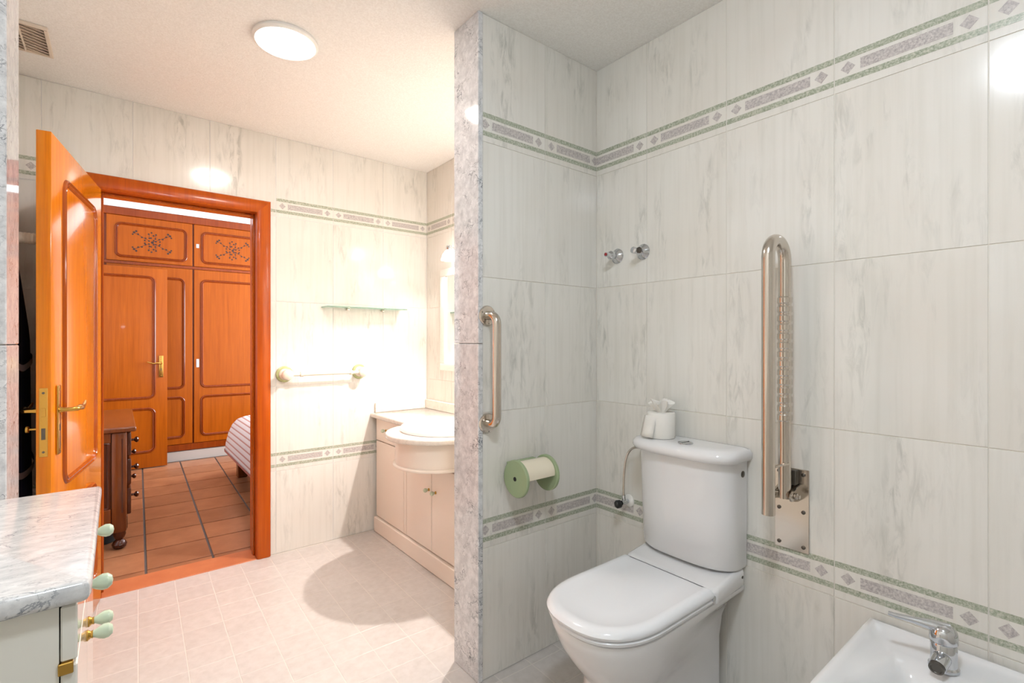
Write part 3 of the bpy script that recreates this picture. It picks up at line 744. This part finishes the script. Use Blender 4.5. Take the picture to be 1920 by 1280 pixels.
MB().lathe([(0.011, 0), (0.011, 0.003), (0.007, 0.005), (0.0, 0.005)], (1.636, TC - 0.1870, 0.803), (0, -1, 0), 14).build('side_cap', 'dark_metal', tl)
MB().lathe([(0.005, 0), (0.005, 0.002), (0.0, 0.003)], (1.640, TY - 0.1795, 0.455), (0, -1, 0), 10).build('deck_screw', 'dark_metal', tl)

# roll on the cistern
RX, RY, RZ = 1.590, 1.088, 0.8905
rl = thing('toilet_roll', 'white toilet roll with a folded paper flower on the cistern lid', 'toilet roll', (RX, RY, RZ))
MB().lathe([(0.018, 0.0), (0.049, 0.0), (0.051, 0.003), (0.051, 0.090), (0.049, 0.093), (0.018, 0.093)], (RX, RY, RZ), (0, 0, 1), 32).build('roll', 'paper', rl)
m = MB(); rings = []
for t in range(7):
    f = t / 6; ring = []
    for i in range(40):
        a = 2 * PI * i / 40; wv = 1 + 0.24 * f * math.sin(a * 9 + f) + 0.12 * f * math.sin(a * 4 + 1)
        rr = (0.013 + 0.027 * f) * wv; ring.append((RX + rr * math.cos(a), RY + rr * math.sin(a), RZ + 0.088 + 0.045 * f + 0.008 * f * math.sin(a * 5)))
    rings.append(ring)
for f in (0.75, 0.45, 0.2):
    rings.append([(RX + (x - RX) * f, RY + (y - RY) * f, z - 0.010 * (1 - f)) for x, y, z in rings[6]])
m.loft(rings).build('paper_flower', 'paper', rl, smooth=20)
fl = [(RX - 0.047, RY - 0.014, 0.086), (RX - 0.052, RY + 0.010, 0.084), (RX - 0.045, RY + 0.034, 0.082), (RX - 0.032, RY + 0.050, 0.080)]
m = MB(); r_o = [[(x, y, RZ + z) for x, y, z in fl]] + [[(x - 0.002 - 0.0035 * i, y + 0.002 * i, RZ + 0.004 + (z - 0.004) * (1 - i / 4)) for x, y, z in fl] for i in range(1, 5)]
m.loft(r_o, False, False, closed=False)
flap = m.build('loose_sheet', 'paper', rl, smooth=60); sm = flap.modifiers.new('thick', 'SOLIDIFY'); sm.thickness = 0.0012

# water supply
wv = thing('angle_valve', 'small angle valve with braided hose beside the cistern', 'valve', (XR, 1.298, 0.583))
MB().lathe([(0.026, 0.0005), (0.026, 0.004), (0.018, 0.010), (0.010, 0.012)], (XR, 1.298, 0.583), (-1, 0, 0), 20).build('rosette', 'lamp_rim', wv)
MB().tube([(XR - 0.008, 1.298, 0.583), (XR - 0.052, 1.298, 0.583)], 0.010, 14).build('valve_body', 'chrome', wv)
MB().lathe([(0.010, 0), (0.016, 0.004), (0.017, 0.020), (0.012, 0.026), (0.0, 0.026)], (XR - 0.050, 1.300, 0.580), (-0.9, 0.42, -0.1), 12).build('valve_knob', 'black_plastic', wv)
MB().tube([(XR - 0.034, 1.298, 0.586), (XR - 0.034, 1.300, 0.612)], 0.008, 12).build('hose_nut', 'chrome', wv)
hp = []
P0, P1, P2, P3 = Vector((XR - 0.034, 1.300, 0.612)), Vector((XR - 0.036, 1.300, 0.74)), Vector((XR - 0.045, 1.285, 0.835)), Vector((XR - 0.050, 1.195, 0.825))
for i in range(17):
    t = i / 16; hp.append(tuple(P0 * (1 - t) ** 3 + P1 * 3 * t * (1 - t) ** 2 + P2 * 3 * t * t * (1 - t) + P3 * t ** 3))
MB().tube(hp, 0.0048, 10).build('hose', 'steel', wv)

# ------------------------------------------------------------------ bidet
BY = 0.272
bi = thing('bidet', 'white porcelain bidet with chrome mixer tap by the tiled wall', 'bidet', (1.4, BY, 0))
def bs(xb, xf, w_, z, p=2.6, xm=1.25, wb=None): return dshape(xb, xf, w_, xm, p, z, yc=BY, wb=wb)
rings = [bs(1.60, 1.22, 0.105, 0.001, 2.2), bs(1.60, 1.21, 0.105, 0.12, 2.2), bs(1.62, 1.18, 0.12, 0.22, 2.2), bs(1.645, 1.14, 0.15, 0.32, 2.3), bs(1.658, 1.115, 0.172, 0.41, 2.5), bs(1.660, 1.09, 0.181, 0.448),
         bs(1.660, 1.092, 0.181, 0.464), bs(1.656, 1.10, 0.177, 0.470), bs(1.648, 1.128, 0.165, 0.470), bs(1.640, 1.138, 0.156, 0.465), bs(1.630, 1.150, 0.148, 0.458, wb=0.140),
         bs(1.560, 1.160, 0.140, 0.455, 2.4, 1.34, 0.10), bs(1.510, 1.168, 0.130, 0.448, 2.3, 1.34, 0.075), bs(1.495, 1.180, 0.118, 0.42, 2.2, 1.34, 0.06), bs(1.47, 1.20, 0.100, 0.37, 2.1, 1.34, 0.05), bs(1.43, 1.25, 0.065, 0.335, 2.0, 1.34, 0.035), bs(1.38, 1.30, 0.025, 0.328, 2.0, 1.34, 0.018)]
MB().loft(rings).build('bowl', 'porcelain', bi, smooth=60)
FX, FY, FZ = 1.565, 0.275, 0.456
tp = MB().lathe([(0.030, 0.0), (0.030, 0.006), (0.026, 0.010), (0.0255, 0.060), (0.0245, 0.062), (0.0275, 0.066), (0.0275, 0.080), (0.025, 0.092), (0.018, 0.101), (0.008, 0.105), (0.0, 0.106)], (FX, FY, FZ), (0, 0, 1), 28).build('tap', 'chrome', bi)
MB().tube([(FX, FY, FZ + 0.030), (FX - 0.030, FY, FZ + 0.030), (FX - 0.045, FY + 0.001, FZ + 0.027), (FX - 0.058, FY + 0.002, FZ + 0.024)], [0.018, 0.018, 0.0175, 0.017], 18).build('spout', 'chrome', tp)
MB().lathe([(0.0150, 0), (0.0150, 0.007), (0.011, 0.008), (0.010, 0.006), (0.0, 0.006)], (FX - 0.058, FY + 0.002, FZ + 0.024), (-1, 0.03, -0.25), 18).build('aerator', 'dark_metal', tp)
MB().tube([(FX + 0.004, FY - 0.01, FZ + 0.092), (FX - 0.006, FY + 0.02, FZ + 0.096), (FX - 0.018, FY + 0.055, FZ + 0.098), (FX - 0.030, FY + 0.09, FZ + 0.099), (FX - 0.034, FY + 0.102, FZ + 0.101)], [0.016, 0.013, 0.008, 0.006, 0.005], 14).build('lever', 'chrome', tp)

# ------------------------------------------------------------------ rails and fittings around the toilet
gx = 1.066
gr = thing('grab_bar', 'vertical polished steel grab bar on the partition wall', 'grab bar', (gx, YP, 1.145))
for z in (0.946, 1.343):
    fl_ = MB().lathe([(0.038, 0.0005), (0.038, 0.004), (0.034, 0.010), (0.018, 0.013)], (gx, YP, z), (0, -1, 0), 28).build('flange', 'steel', gr)
    for a in (0.6, 2.7, 4.8):
        MB().lathe([(0.004, 0), (0.004, 0.002), (0.0, 0.003)], (gx + 0.028 * math.cos(a), YP - 0.0085, z + 0.028 * math.sin(a)), (0, -1, 0), 8).build('screw', 'dark_metal', fl_)
path = [(gx, YP - 0.008, 0.946)] + arc((gx, YP - 0.028, 0.980), (0, 0, -1), (0, -1, 0), 0.034, 0, PI / 2, 7) + arc((gx, YP - 0.028, 1.309), (0, -1, 0), (0, 0, 1), 0.034, 0, PI / 2, 7) + [(gx, YP - 0.008, 1.343)]
MB().tube(path, 0.0165, 18).build('bar', 'steel', gr)

fy = 0.662
fd = thing('folding_grab_rail', 'folded up steel U shaped support rail on a wall plate beside the toilet', 'grab rail', (XR, fy, 0.72))
pl = MB().rbox(XR - 0.005, XR - 0.0003, 0.610, 0.712, 0.588, 0.848, 0.0015, 1).build('wall_plate', 'steel', fd)
for y in (0.626, 0.698):
    for z in (0.606, 0.715, 0.832):
        MB().lathe([(0.006, 0), (0.006, 0.002), (0.003, 0.004), (0.0, 0.004)], (XR - 0.005, y, z), (-1, 0, 0), 12).build('screw', 'dark_metal', pl)
for s_ in (-1, 1):
    y = fy + s_ * 0.026
    br = MB().prism([(0, 0)] * 0 + [(XR - 0.005, 0.752), (XR - 0.005, 0.800), (XR - 0.030, 0.796), (XR - 0.072, 0.782), (XR - 0.080, 0.772), (XR - 0.072, 0.760), (XR - 0.030, 0.752)], y - 0.003, y + 0.003)
    br.v = [(a, c, b) for a, b, c in br.v]
    br.build('bracket_cheek', 'steel', fd)
MB().rbox(XR - 0.030, XR - 0.004, fy - 0.023, fy + 0.023, 0.800, 0.846, 0.003, 1).build('bracket_block', 'dark_metal', fd)
MB().tube([(XR - 0.052, fy - 0.044, 0.774), (XR - 0.052, fy + 0.044, 0.774)], 0.006, 12).build('pivot_pin', 'steel', fd)
for s_ in (-1, 1):
    MB().lathe([(0.010, 0), (0.010, 0.006), (0.006, 0.009), (0.0, 0.009)], (XR - 0.052, fy + s_ * 0.031, 0.774), (0, s_, 0), 8).build('pin_nut', 'steel', fd)
xi, xo = XR - 0.052, XR - 0.165
rr = (xi - xo) / 2
path = [(xi, fy, 0.762), (xi, fy, 1.0), (xi, fy, 1.3), (xi, fy, 1.495)] + arc(((xi + xo) / 2, fy, 1.498), (1, 0, 0), (0, 0, 1), rr, 0.06, PI - 0.06, 14) + [(xo, fy, 1.495), (xo, fy, 1.2), (xo, fy, 0.735)]
MB().tube(path, 0.0185, 20).build('rail', 'steel', fd)
gp = []
for i in range(14):
    gp += [(0.0190, 1.000 + i * 0.028), (0.0215, 1.004 + i * 0.028), (0.0215, 1.019 + i * 0.028), (0.0190, 1.023 + i * 0.028)]
MB().lathe([(0.0187, 0.995)] + gp + [(0.0187, 1.395)], (xi, fy, 0), (0, 0, 1), 20).build('ribbed_grip', 'steel', fd, smooth=20)
MB().tube([(xi - 0.010, fy - 0.015, 0.872), (xi - 0.040, fy + 0.004, 0.866), (xi - 0.075, fy + 0.016, 0.858)], [0.004, 0.004, 0.003], 8).build('stay', 'steel', fd)

# paper holder
tx0, tx1, ty, tz = 1.150, 1.300, YP - 0.072, 0.741
th = thing('paper_holder', 'sage green toilet paper holder with two round cheeks on the partition', 'paper holder', (1.225, YP, tz))
for x, s_ in ((tx0, 1), (tx1, -1)):
    MB().lathe([(0.066, 0), (0.069, 0.003), (0.069, 0.012), (0.066, 0.015)], (x - s_ * 0.0075, ty, tz), (s_, 0, 0), 40).build('cheek', 'green_plastic', th)
MB().lathe([(0.008, 0), (0.008, 0.002), (0.0, 0.002)], (tx0 - 0.0068, ty, tz), (-1, 0, 0), 14).build('axle_hole', 'black', th)
cv = []
for x in (tx0 + 0.0075, tx1 - 0.0075):
    cv.append([(x, ty - 0.056 * math.cos(a), tz + 0.010 + 0.050 * math.sin(a)) for a in [math.radians(-12 + 8.5 * i) for i in range(20)]] + [(x, ty - 0.052 * math.cos(a), tz + 0.010 + 0.046 * math.sin(a)) for a in [math.radians(-12 + 8.5 * i) for i in range(19, -1, -1)]])
MB().loft(cv).build('cover', 'cream_plastic', th, smooth=40)
MB().rbox(tx0 + 0.008, tx1 - 0.008, YP - 0.022, YP - 0.0003, tz - 0.035, tz + 0.05, 0.004, 2).build('back_plate', 'green_plastic', th)

# two stop valves
for k, (y, lab) in enumerate(((1.360, 'chrome stop tap with red marked knob nearest the room corner'), (1.228, 'capped chrome stop tap stub right of the red marked one'))):
    t = thing('stop_tap', lab, 'tap', (XR, y, 1.613), 0, 'stop taps above the toilet')
    MB().lathe([(0.032, 0.0005), (0.032, 0.003), (0.024, 0.012), (0.014, 0.018), (0.013, 0.02)], (XR, y, 1.613), (-1, 0, 0), 28).build('rosette', 'chrome', t)
    if k == 0:
        kb = MB().lathe([(0.012, 0), (0.012, 0.012), (0.017, 0.016), (0.018, 0.030), (0.014, 0.036), (0.010, 0.040), (0.010, 0.058), (0.0, 0.058)], (XR - 0.018, y, 1.613), (-1, 0, 0), 18).build('knob', 'chrome', t)
        MB().lathe([(0.0065, 0), (0.0065, 0.002), (0.0, 0.002)], (XR - 0.076, y, 1.613), (-1, 0, 0), 12).build('red_mark', 'red_mark', kb)
    else:
        MB().lathe([(0.009, 0), (0.009, 0.022), (0.013, 0.024), (0.013, 0.048), (0.010, 0.050), (0.0, 0.050)], (XR - 0.018, y, 1.613), (-1, 0, 0), 18).build('stub', 'chrome', t)
        MB().lathe([(0.012, 0), (0.012, 0.010), (0.004, 0.012), (0.0, 0.010)], (XR - 0.045, y - 0.008, 1.613), (-0.3, -1, 0), 14).build('port', 'dark_metal', t)

# ------------------------------------------------------------------ drawer cabinet at the left with marble top
CZ = 0.918; CY0, CY1 = 0.905, 1.470; CF = -0.043
ct = MB()
ct.prism([(XW + 0.002, CY0 - 0.012), (CF + 0.006, CY0 - 0.012), (CF + 0.013, CY0 - 0.008), (CF + 0.015, CY0 + 0.002), (CF + 0.015, CY1), (XW + 0.002, CY1)], CZ - 0.030, CZ, 0.010, 4)
tag(ct.build('marble_worktop', 'counter_marble'), 'thick grey veined marble top on the left foreground cabinet', 'worktop')
cb = thing('drawer_cabinet', 'white lacquered cabinet with pale green knobs at the left foreground', 'cabinet', (-0.2, 1.19, 0))
MB().box(XW + 0.004, CF - 0.019, CY0 + 0.004, CY1 - 0.002, 0.08, CZ - 0.031).build('body', 'white_lacquer', cb, smooth=0)
MB().box(XW + 0.004, CF - 0.05, CY0 + 0.02, CY1 - 0.02, 0.001, 0.08).build('toe_kick', 'white_lacquer', cb, smooth=0)
def gknob(parent, p, d, sc=1.0, brass=True):
    if brass: kb = MB().lathe([(0.009 * sc, 0), (0.0095 * sc, 0.003), (0.006 * sc, 0.007), (0.007 * sc, 0.010)], p, d, 16).build('knob_base', 'brass', parent)
    q = Vector(p) + Vector(d).normalized() * (0.008 * sc if brass else 0)
    MB().lathe([(0.0055 * sc, 0), (0.0062 * sc, 0.004 * sc), (0.0100 * sc, 0.010 * sc), (0.0128 * sc, 0.017 * sc), (0.0122 * sc, 0.024 * sc), (0.0075 * sc, 0.0295 * sc), (0, 0.031 * sc)], tuple(q), d, 18).build('knob', 'knob_green', parent)
ym = (CY0 + CY1) / 2
for (y0, y1, ky) in ((CY0 + 0.003, ym - 0.0015, 1.047), (ym + 0.0015, CY1 - 0.003, 1.328)):
    dw = MB().rbox(CF - 0.0175, CF, y0, y1, 0.808, CZ - 0.034, 0.002, 1).build('drawer', 'white_lacquer', cb)
    gknob(dw, (CF - 0.001, ky, 0.854), (1, 0, 0), 1.0, True)
for (y0, y1, ky) in ((CY0 + 0.003, ym - 0.0015, ym - 0.028), (ym + 0.0015, CY1 - 0.003, ym + 0.028)):
    dw = MB().rbox(CF - 0.0175, CF, y0, y1, 0.085, 0.802, 0.002, 1).build('door', 'white_lacquer', cb)
    gknob(dw, (CF - 0.001, ky, 0.722), (1, 0, 0), 1.0, True)
MB().rbox(CF - 0.020, CF - 0.004, CY0 - 0.0015, CY0 + 0.006, 0.792, 0.808, 0.001, 1).build('hinge', 'brass', cb)

# ------------------------------------------------------------------ wash stand in the nook
VF, VZ = 1.335, 0.778
vy0, vy1 = YPB + 0.004, YF - 0.022
vn = thing('vanity_cabinet', 'cream wash stand cabinet with bowed apron and green knobs', 'cabinet', (1.5, 2.35, 0))
MB().box(VF + 0.018, XN - 0.003, vy0, vy1, 0.10, VZ - 0.031).build('body', 'gap_wood', vn, smooth=0)
MB().rbox(VF - 0.015, XN - 0.003, vy0, vy1, 0.001, 0.098, 0.004, 1).build('plinth', 'cream_lacquer', vn)
BC = (VF, 2.29); BR = 0.225
def panel(name, y0, y1, z0, z1):
    return MB().rbox(VF, VF + 0.0175, y0, y1, z0, z1, 0.002, 1).build(name, 'cream_lacquer', vn)
dw = panel('drawer', 2.700, 3.095, 0.603, VZ - 0.034); gknob(dw, (VF + 0.001, 2.945, 0.682), (-1, 0, 0), 0.9)
dw = panel('door', 2.700, 3.095, 0.104, 0.597); gknob(dw, (VF + 0.001, 2.748, 0.512), (-1, 0, 0), 0.9)
panel('stile', 2.665, 2.695, 0.104, VZ - 0.034); panel('stile', 2.010, 2.042, 0.104, VZ - 0.034)
dw = panel('door', 2.3675, 2.660, 0.104, 0.575); gknob(dw, (VF + 0.001, 2.392, 0.436), (-1, 0, 0), 0.9)
dw = panel('door', 2.046, 2.3625, 0.104, 0.575); gknob(dw, (VF + 0.001, 2.318, 0.436), (-1, 0, 0), 0.9)
dw = panel('drawer', vy0 + 0.004, 2.006, 0.602, VZ - 0.034); gknob(dw, (VF + 0.001, 1.83, 0.682), (-1, 0, 0), 0.9)
dw = panel('door', vy0 + 0.004, 2.006, 0.104, 0.598); gknob(dw, (VF + 0.001, 1.96, 0.512), (-1, 0, 0), 0.9)
def bow(r, n=36): return [(BC[0] - r * math.sin(PI * i / n), BC[1] + r * math.cos(PI * i / n)) for i in range(n + 1)]
ap = MB().prism(bow(BR) + [(VF + 0.0005, BC[1] - BR), (VF + 0.0005, BC[1] + BR)], 0.622, VZ - 0.031).build('bowed_apron', 'cream_lacquer', vn)
MB().prism(bow(BR + 0.012) + [(VF + 0.0004, BC[1] - BR - 0.012), (VF + 0.0004, BC[1] + BR + 0.012)], 0.604, 0.6215, 0.006, 2).build('apron_lip', 'cream_lacquer', ap)
fx = VF - 0.03; R2 = 0.275; ca = math.acos((VF - fx) / R2) if False else math.asin(0.03 / R2)
out = [(XN - 0.002, vy1 + 0.019), (fx, vy1 + 0.019)]
out += [(BC[0] - R2 * math.sin(t), BC[1] + R2 * math.cos(t)) for t in [ca + (PI - 2 * ca) * i / 40 for i in range(41)]]
out += [(fx, vy0), (XN - 0.002, vy0)]
wt = MB().prism(out, VZ - 0.030, VZ, 0.009, 3).build('vanity_worktop', 'vanity_marble')
tag(wt, 'cream marble wash stand top with rounded bow front', 'worktop')
for (a, nm) in (((fx + 0.03, XN - 0.021, YF - 0.0205, YF - 0.001, VZ + 0.0005, 0.842), 'low marble upstand along the doorway wall'), ((XN - 0.0205, XN - 0.0008, vy0, YF - 0.001, VZ + 0.0005, 0.842), 'low marble upstand behind the basin')):
    tag(MB().rbox(*a, 0.003, 1).build('backsplash', 'vanity_marble'), nm, 'backsplash', 'marble upstands')
wb = thing('wash_basin', 'white oval wash basin set into the marble wash stand', 'basin', (1.36, 2.345, VZ))
def oval(ax_, ay_, z, n=48): return [(1.365 + ax_ * math.cos(2 * PI * i / n), 2.29 + ay_ * math.sin(2 * PI * i / n), z) for i in range(n)]
MB().loft([oval(0.222, 0.240, VZ + 0.0005), oval(0.226, 0.244, VZ + 0.008), oval(0.222, 0.240, VZ + 0.020), oval(0.212, 0.234, VZ + 0.026), oval(0.195, 0.225, VZ + 0.022), oval(0.180, 0.210, VZ + 0.006), oval(0.16, 0.19, VZ - 0.0), oval(0.05, 0.06, VZ - 0.0), oval(0.02, 0.02, VZ - 0.0)], True, True).build('bowl', 'porcelain', wb, smooth=60)
fc = MB().lathe([(0.024, 0), (0.024, 0.01), (0.018, 0.015), (0.018, 0.07), (0.012, 0.085), (0.0, 0.087)], (1.655, 2.345, VZ + 0.0008), (0, 0, 1), 20).build('tap', 'chrome', wb)
MB().tube([(1.655, 2.345, VZ + 0.055), (1.60, 2.345, VZ + 0.065), (1.54, 2.345, VZ + 0.055)], [0.012, 0.011, 0.010], 14).build('spout', 'chrome', fc)
for y in (2.465, 2.225):
    MB().lathe([(0.02, 0), (0.02, 0.006), (0.011, 0.012), (0.011, 0.03), (0.021, 0.034), (0.022, 0.05), (0.014, 0.058), (0, 0.058)], (1.655, y, VZ + 0.0008), (0, 0, 1), 16).build('tap_handle', 'chrome', wb)

# mirror with a white frame
mr = thing('wall_mirror', 'white framed mirror above the wash basin', 'mirror', (XN, 2.345, 1.4))
my0, my1, mz0, mz1 = 1.785, 2.905, 1.055, 1.735
for b in ((my0, my1, mz0, mz0 + 0.05), (my0, my1, mz1 - 0.05, mz1), (my0, my0 + 0.06, mz0 + 0.05, mz1 - 0.05), (my1 - 0.06, my1, mz0 + 0.05, mz1 - 0.05)):
    MB().rbox(XN - 0.022, XN - 0.0005, b[0], b[1], b[2], b[3], 0.004, 2).build('frame_bar', 'lamp_rim', mr)
MB().box(XN - 0.010, XN - 0.003, my0 + 0.06, my1 - 0.06, mz0 + 0.05, mz1 - 0.05).build('glass', 'mirror', mr, smooth=0)

for y, lz, pw, lab in ((2.655, 1.80, SCONCE_W[0], 'glowing glass wall lamp beside the mirror towards the doorway'), (2.070, 2.02, SCONCE_W[1], 'glowing glass wall lamp mounted higher above the mirror')):
    t = thing('wall_lamp', lab, 'wall lamp', (XN, y, lz), 0, 'glass wall lamps above the mirror')
    MB().lathe([(0.035, 0.0005), (0.035, 0.01), (0.012, 0.018), (0.010, 0.03)], (XN, y, lz), (-1, 0, 0), 24).build('wall_rose', 'chrome', t)
    MB().tube([(XN - 0.02, y, lz), (XN - 0.05, y, lz + 0.015), (XN - 0.075, y, lz + 0.042), (XN - 0.095, y, lz + 0.05)], 0.006, 10).build('arm', 'chrome', t)
    MB().lathe([(0.010, 0.030), (0.020, 0.026), (0.022, 0.010), (0.018, 0.0)], (XN - 0.10, y, lz + 0.022), (0, 0, 1), 20).build('cup', 'chrome', t)
    MB().lathe([(0.018, 0.0), (0.030, -0.010), (0.042, -0.030), (0.050, -0.055), (0.052, -0.062), (0.049, -0.062), (0.040, -0.030), (0.028, -0.012), (0.012, -0.006)], (XN - 0.10, y, lz + 0.022), (0, 0, 1), 28).build('glass_shade', 'sconce', t)
    sl_ = bpy.data.lights.new('bulb_light', 'SPOT'); sl_.energy = pw; sl_.color = SCONCE[0]; sl_.spot_size = math.radians(150); sl_.spot_blend = 0.45; sl_.shadow_soft_size = 0.022
    so = link('bulb_light', sl_, t); so.location = (-0.10, 0, -0.035)
    if lz > 1.9:
        sl_.spot_size = math.radians(128); so.rotation_euler = Vector((-0.62, -0.22, -2.0)).to_track_quat('-Z', 'Y').to_euler()

# glass shelf and towel rail on the doorway wall
sh = thing('glass_shelf', 'small green edged glass shelf on the doorway wall', 'shelf', (1.25, YF, 1.462))
MB().rbox(0.985, 1.515, YF - 0.118, YF - 0.004, 1.459, 1.466, 0.002, 1).build('glass_pane', 'glass', sh)
for x in (1.150, 1.385):
    MB().rbox(x - 0.010, x + 0.010, YF - 0.030, YF - 0.0005, 1.448, 1.4588, 0.003, 1).build('bracket', 'steel', sh)
tr = thing('towel_rail', 'white ceramic towel rail with olive green rings on the doorway wall', 'towel rail', (1.0, YF, 1.055))
for x in (0.773, 1.228):
    rs = MB().lathe([(0.046, 0.0005), (0.048, 0.005), (0.045, 0.011), (0.036, 0.014)], (x, YF, 1.055), (0, -1, 0), 32).build('ring', 'ring_green', tr)
    MB().lathe([(0.034, 0), (0.032, 0.006), (0.020, 0.014), (0.016, 0.026), (0.020, 0.036), (0.029, 0.046), (0.033, 0.062), (0.029, 0.078), (0.016, 0.088), (0.0, 0.090)], (x, YF - 0.012, 1.055), (0, -1, 0), 28).build('post', 'knob_cream', tr)
MB().tube([(0.78, YF - 0.072, 1.055), (0.84, YF - 0.072, 1.055), (0.845, YF - 0.072, 1.055), (0.86, YF - 0.072, 1.055), (0.862, YF - 0.072, 1.055), (1.14, YF - 0.072, 1.055), (1.142, YF - 0.072, 1.055), (1.157, YF - 0.072, 1.055), (1.162, YF - 0.072, 1.055), (1.222, YF - 0.072, 1.055)],
          [0.010, 0.010, 0.015, 0.015, 0.0105, 0.0105, 0.015, 0.015, 0.010, 0.010], 16).build('bar', 'knob_cream', tr)

# ------------------------------------------------------------------ robe hook and robe behind the open door
hz, hy = 1.642, 2.62
hk = thing('robe_hook', 'cream ribbed ceramic robe hook on the left wall', 'hook', (XW, hy, hz))
MB().lathe([(0.038, 0.0005), (0.040, 0.006), (0.034, 0.014), (0.022, 0.018)], (XW, hy, hz), (1, 0, 0), 24).build('rose', 'knob_cream', hk)
MB().lathe([(0.012, 0), (0.012, 0.045), (0.020, 0.050), (0.022, 0.058), (0.020, 0.064), (0.022, 0.070), (0.020, 0.076), (0.022, 0.082), (0.020, 0.088), (0.022, 0.094), (0.018, 0.102), (0.0, 0.104)], (XW + 0.016, hy, hz), (1, 0, 0), 20).build('peg', 'knob_cream', hk)
rb = thing('bathrobe', 'dark navy bathrobe hanging behind the open door', 'bathrobe', (XW + 0.06, hy, 0.5))
rings = []
for i in range(22):
    f = i / 21; z = 1.615 - f * 1.10
    wx = 0.008 + 0.028 * min(1, f * 3.2) + 0.016 * f; wy = 0.014 + 0.15 * min(1, f * 4) + 0.05 * f; ring = []
    for k in range(40):
        a = 2 * PI * k / 40
        q = 1 + 0.10 * min(1, 3 * f) * math.sin(a * 6 + 2 * f) + 0.05 * math.sin(a * 11 + 5 * f) * f
        ring.append((max(XW + 0.004, XW + 0.052 + wx * q * math.cos(a)), hy + wy * q * math.sin(a), z))
    rings.append(ring)
MB().loft(rings).build('robe_body', 'robe', rb, smooth=60)
for z, f in ((1.17, 0.43), (0.78, 0.77)):
    rg = []
    for dz in (-0.012, 0.012):
        rg.append([(XW + 0.052 + (0.040 + 0.016 * f) * (1.03 + 0.08 * math.sin(a * 6 + 2 * f)) * math.cos(a), hy + (0.168 + 0.05 * f) * (1.03 + 0.08 * math.sin(a * 6 + 2 * f)) * math.sin(a), z + dz + 0.02 * math.sin(a * 3)) for a in [-1.3 + 2.6 * k / 20 for k in range(21)]])
    MB().loft(rg, False, False, closed=False).build('piping', 'robe_trim', rb, smooth=60)
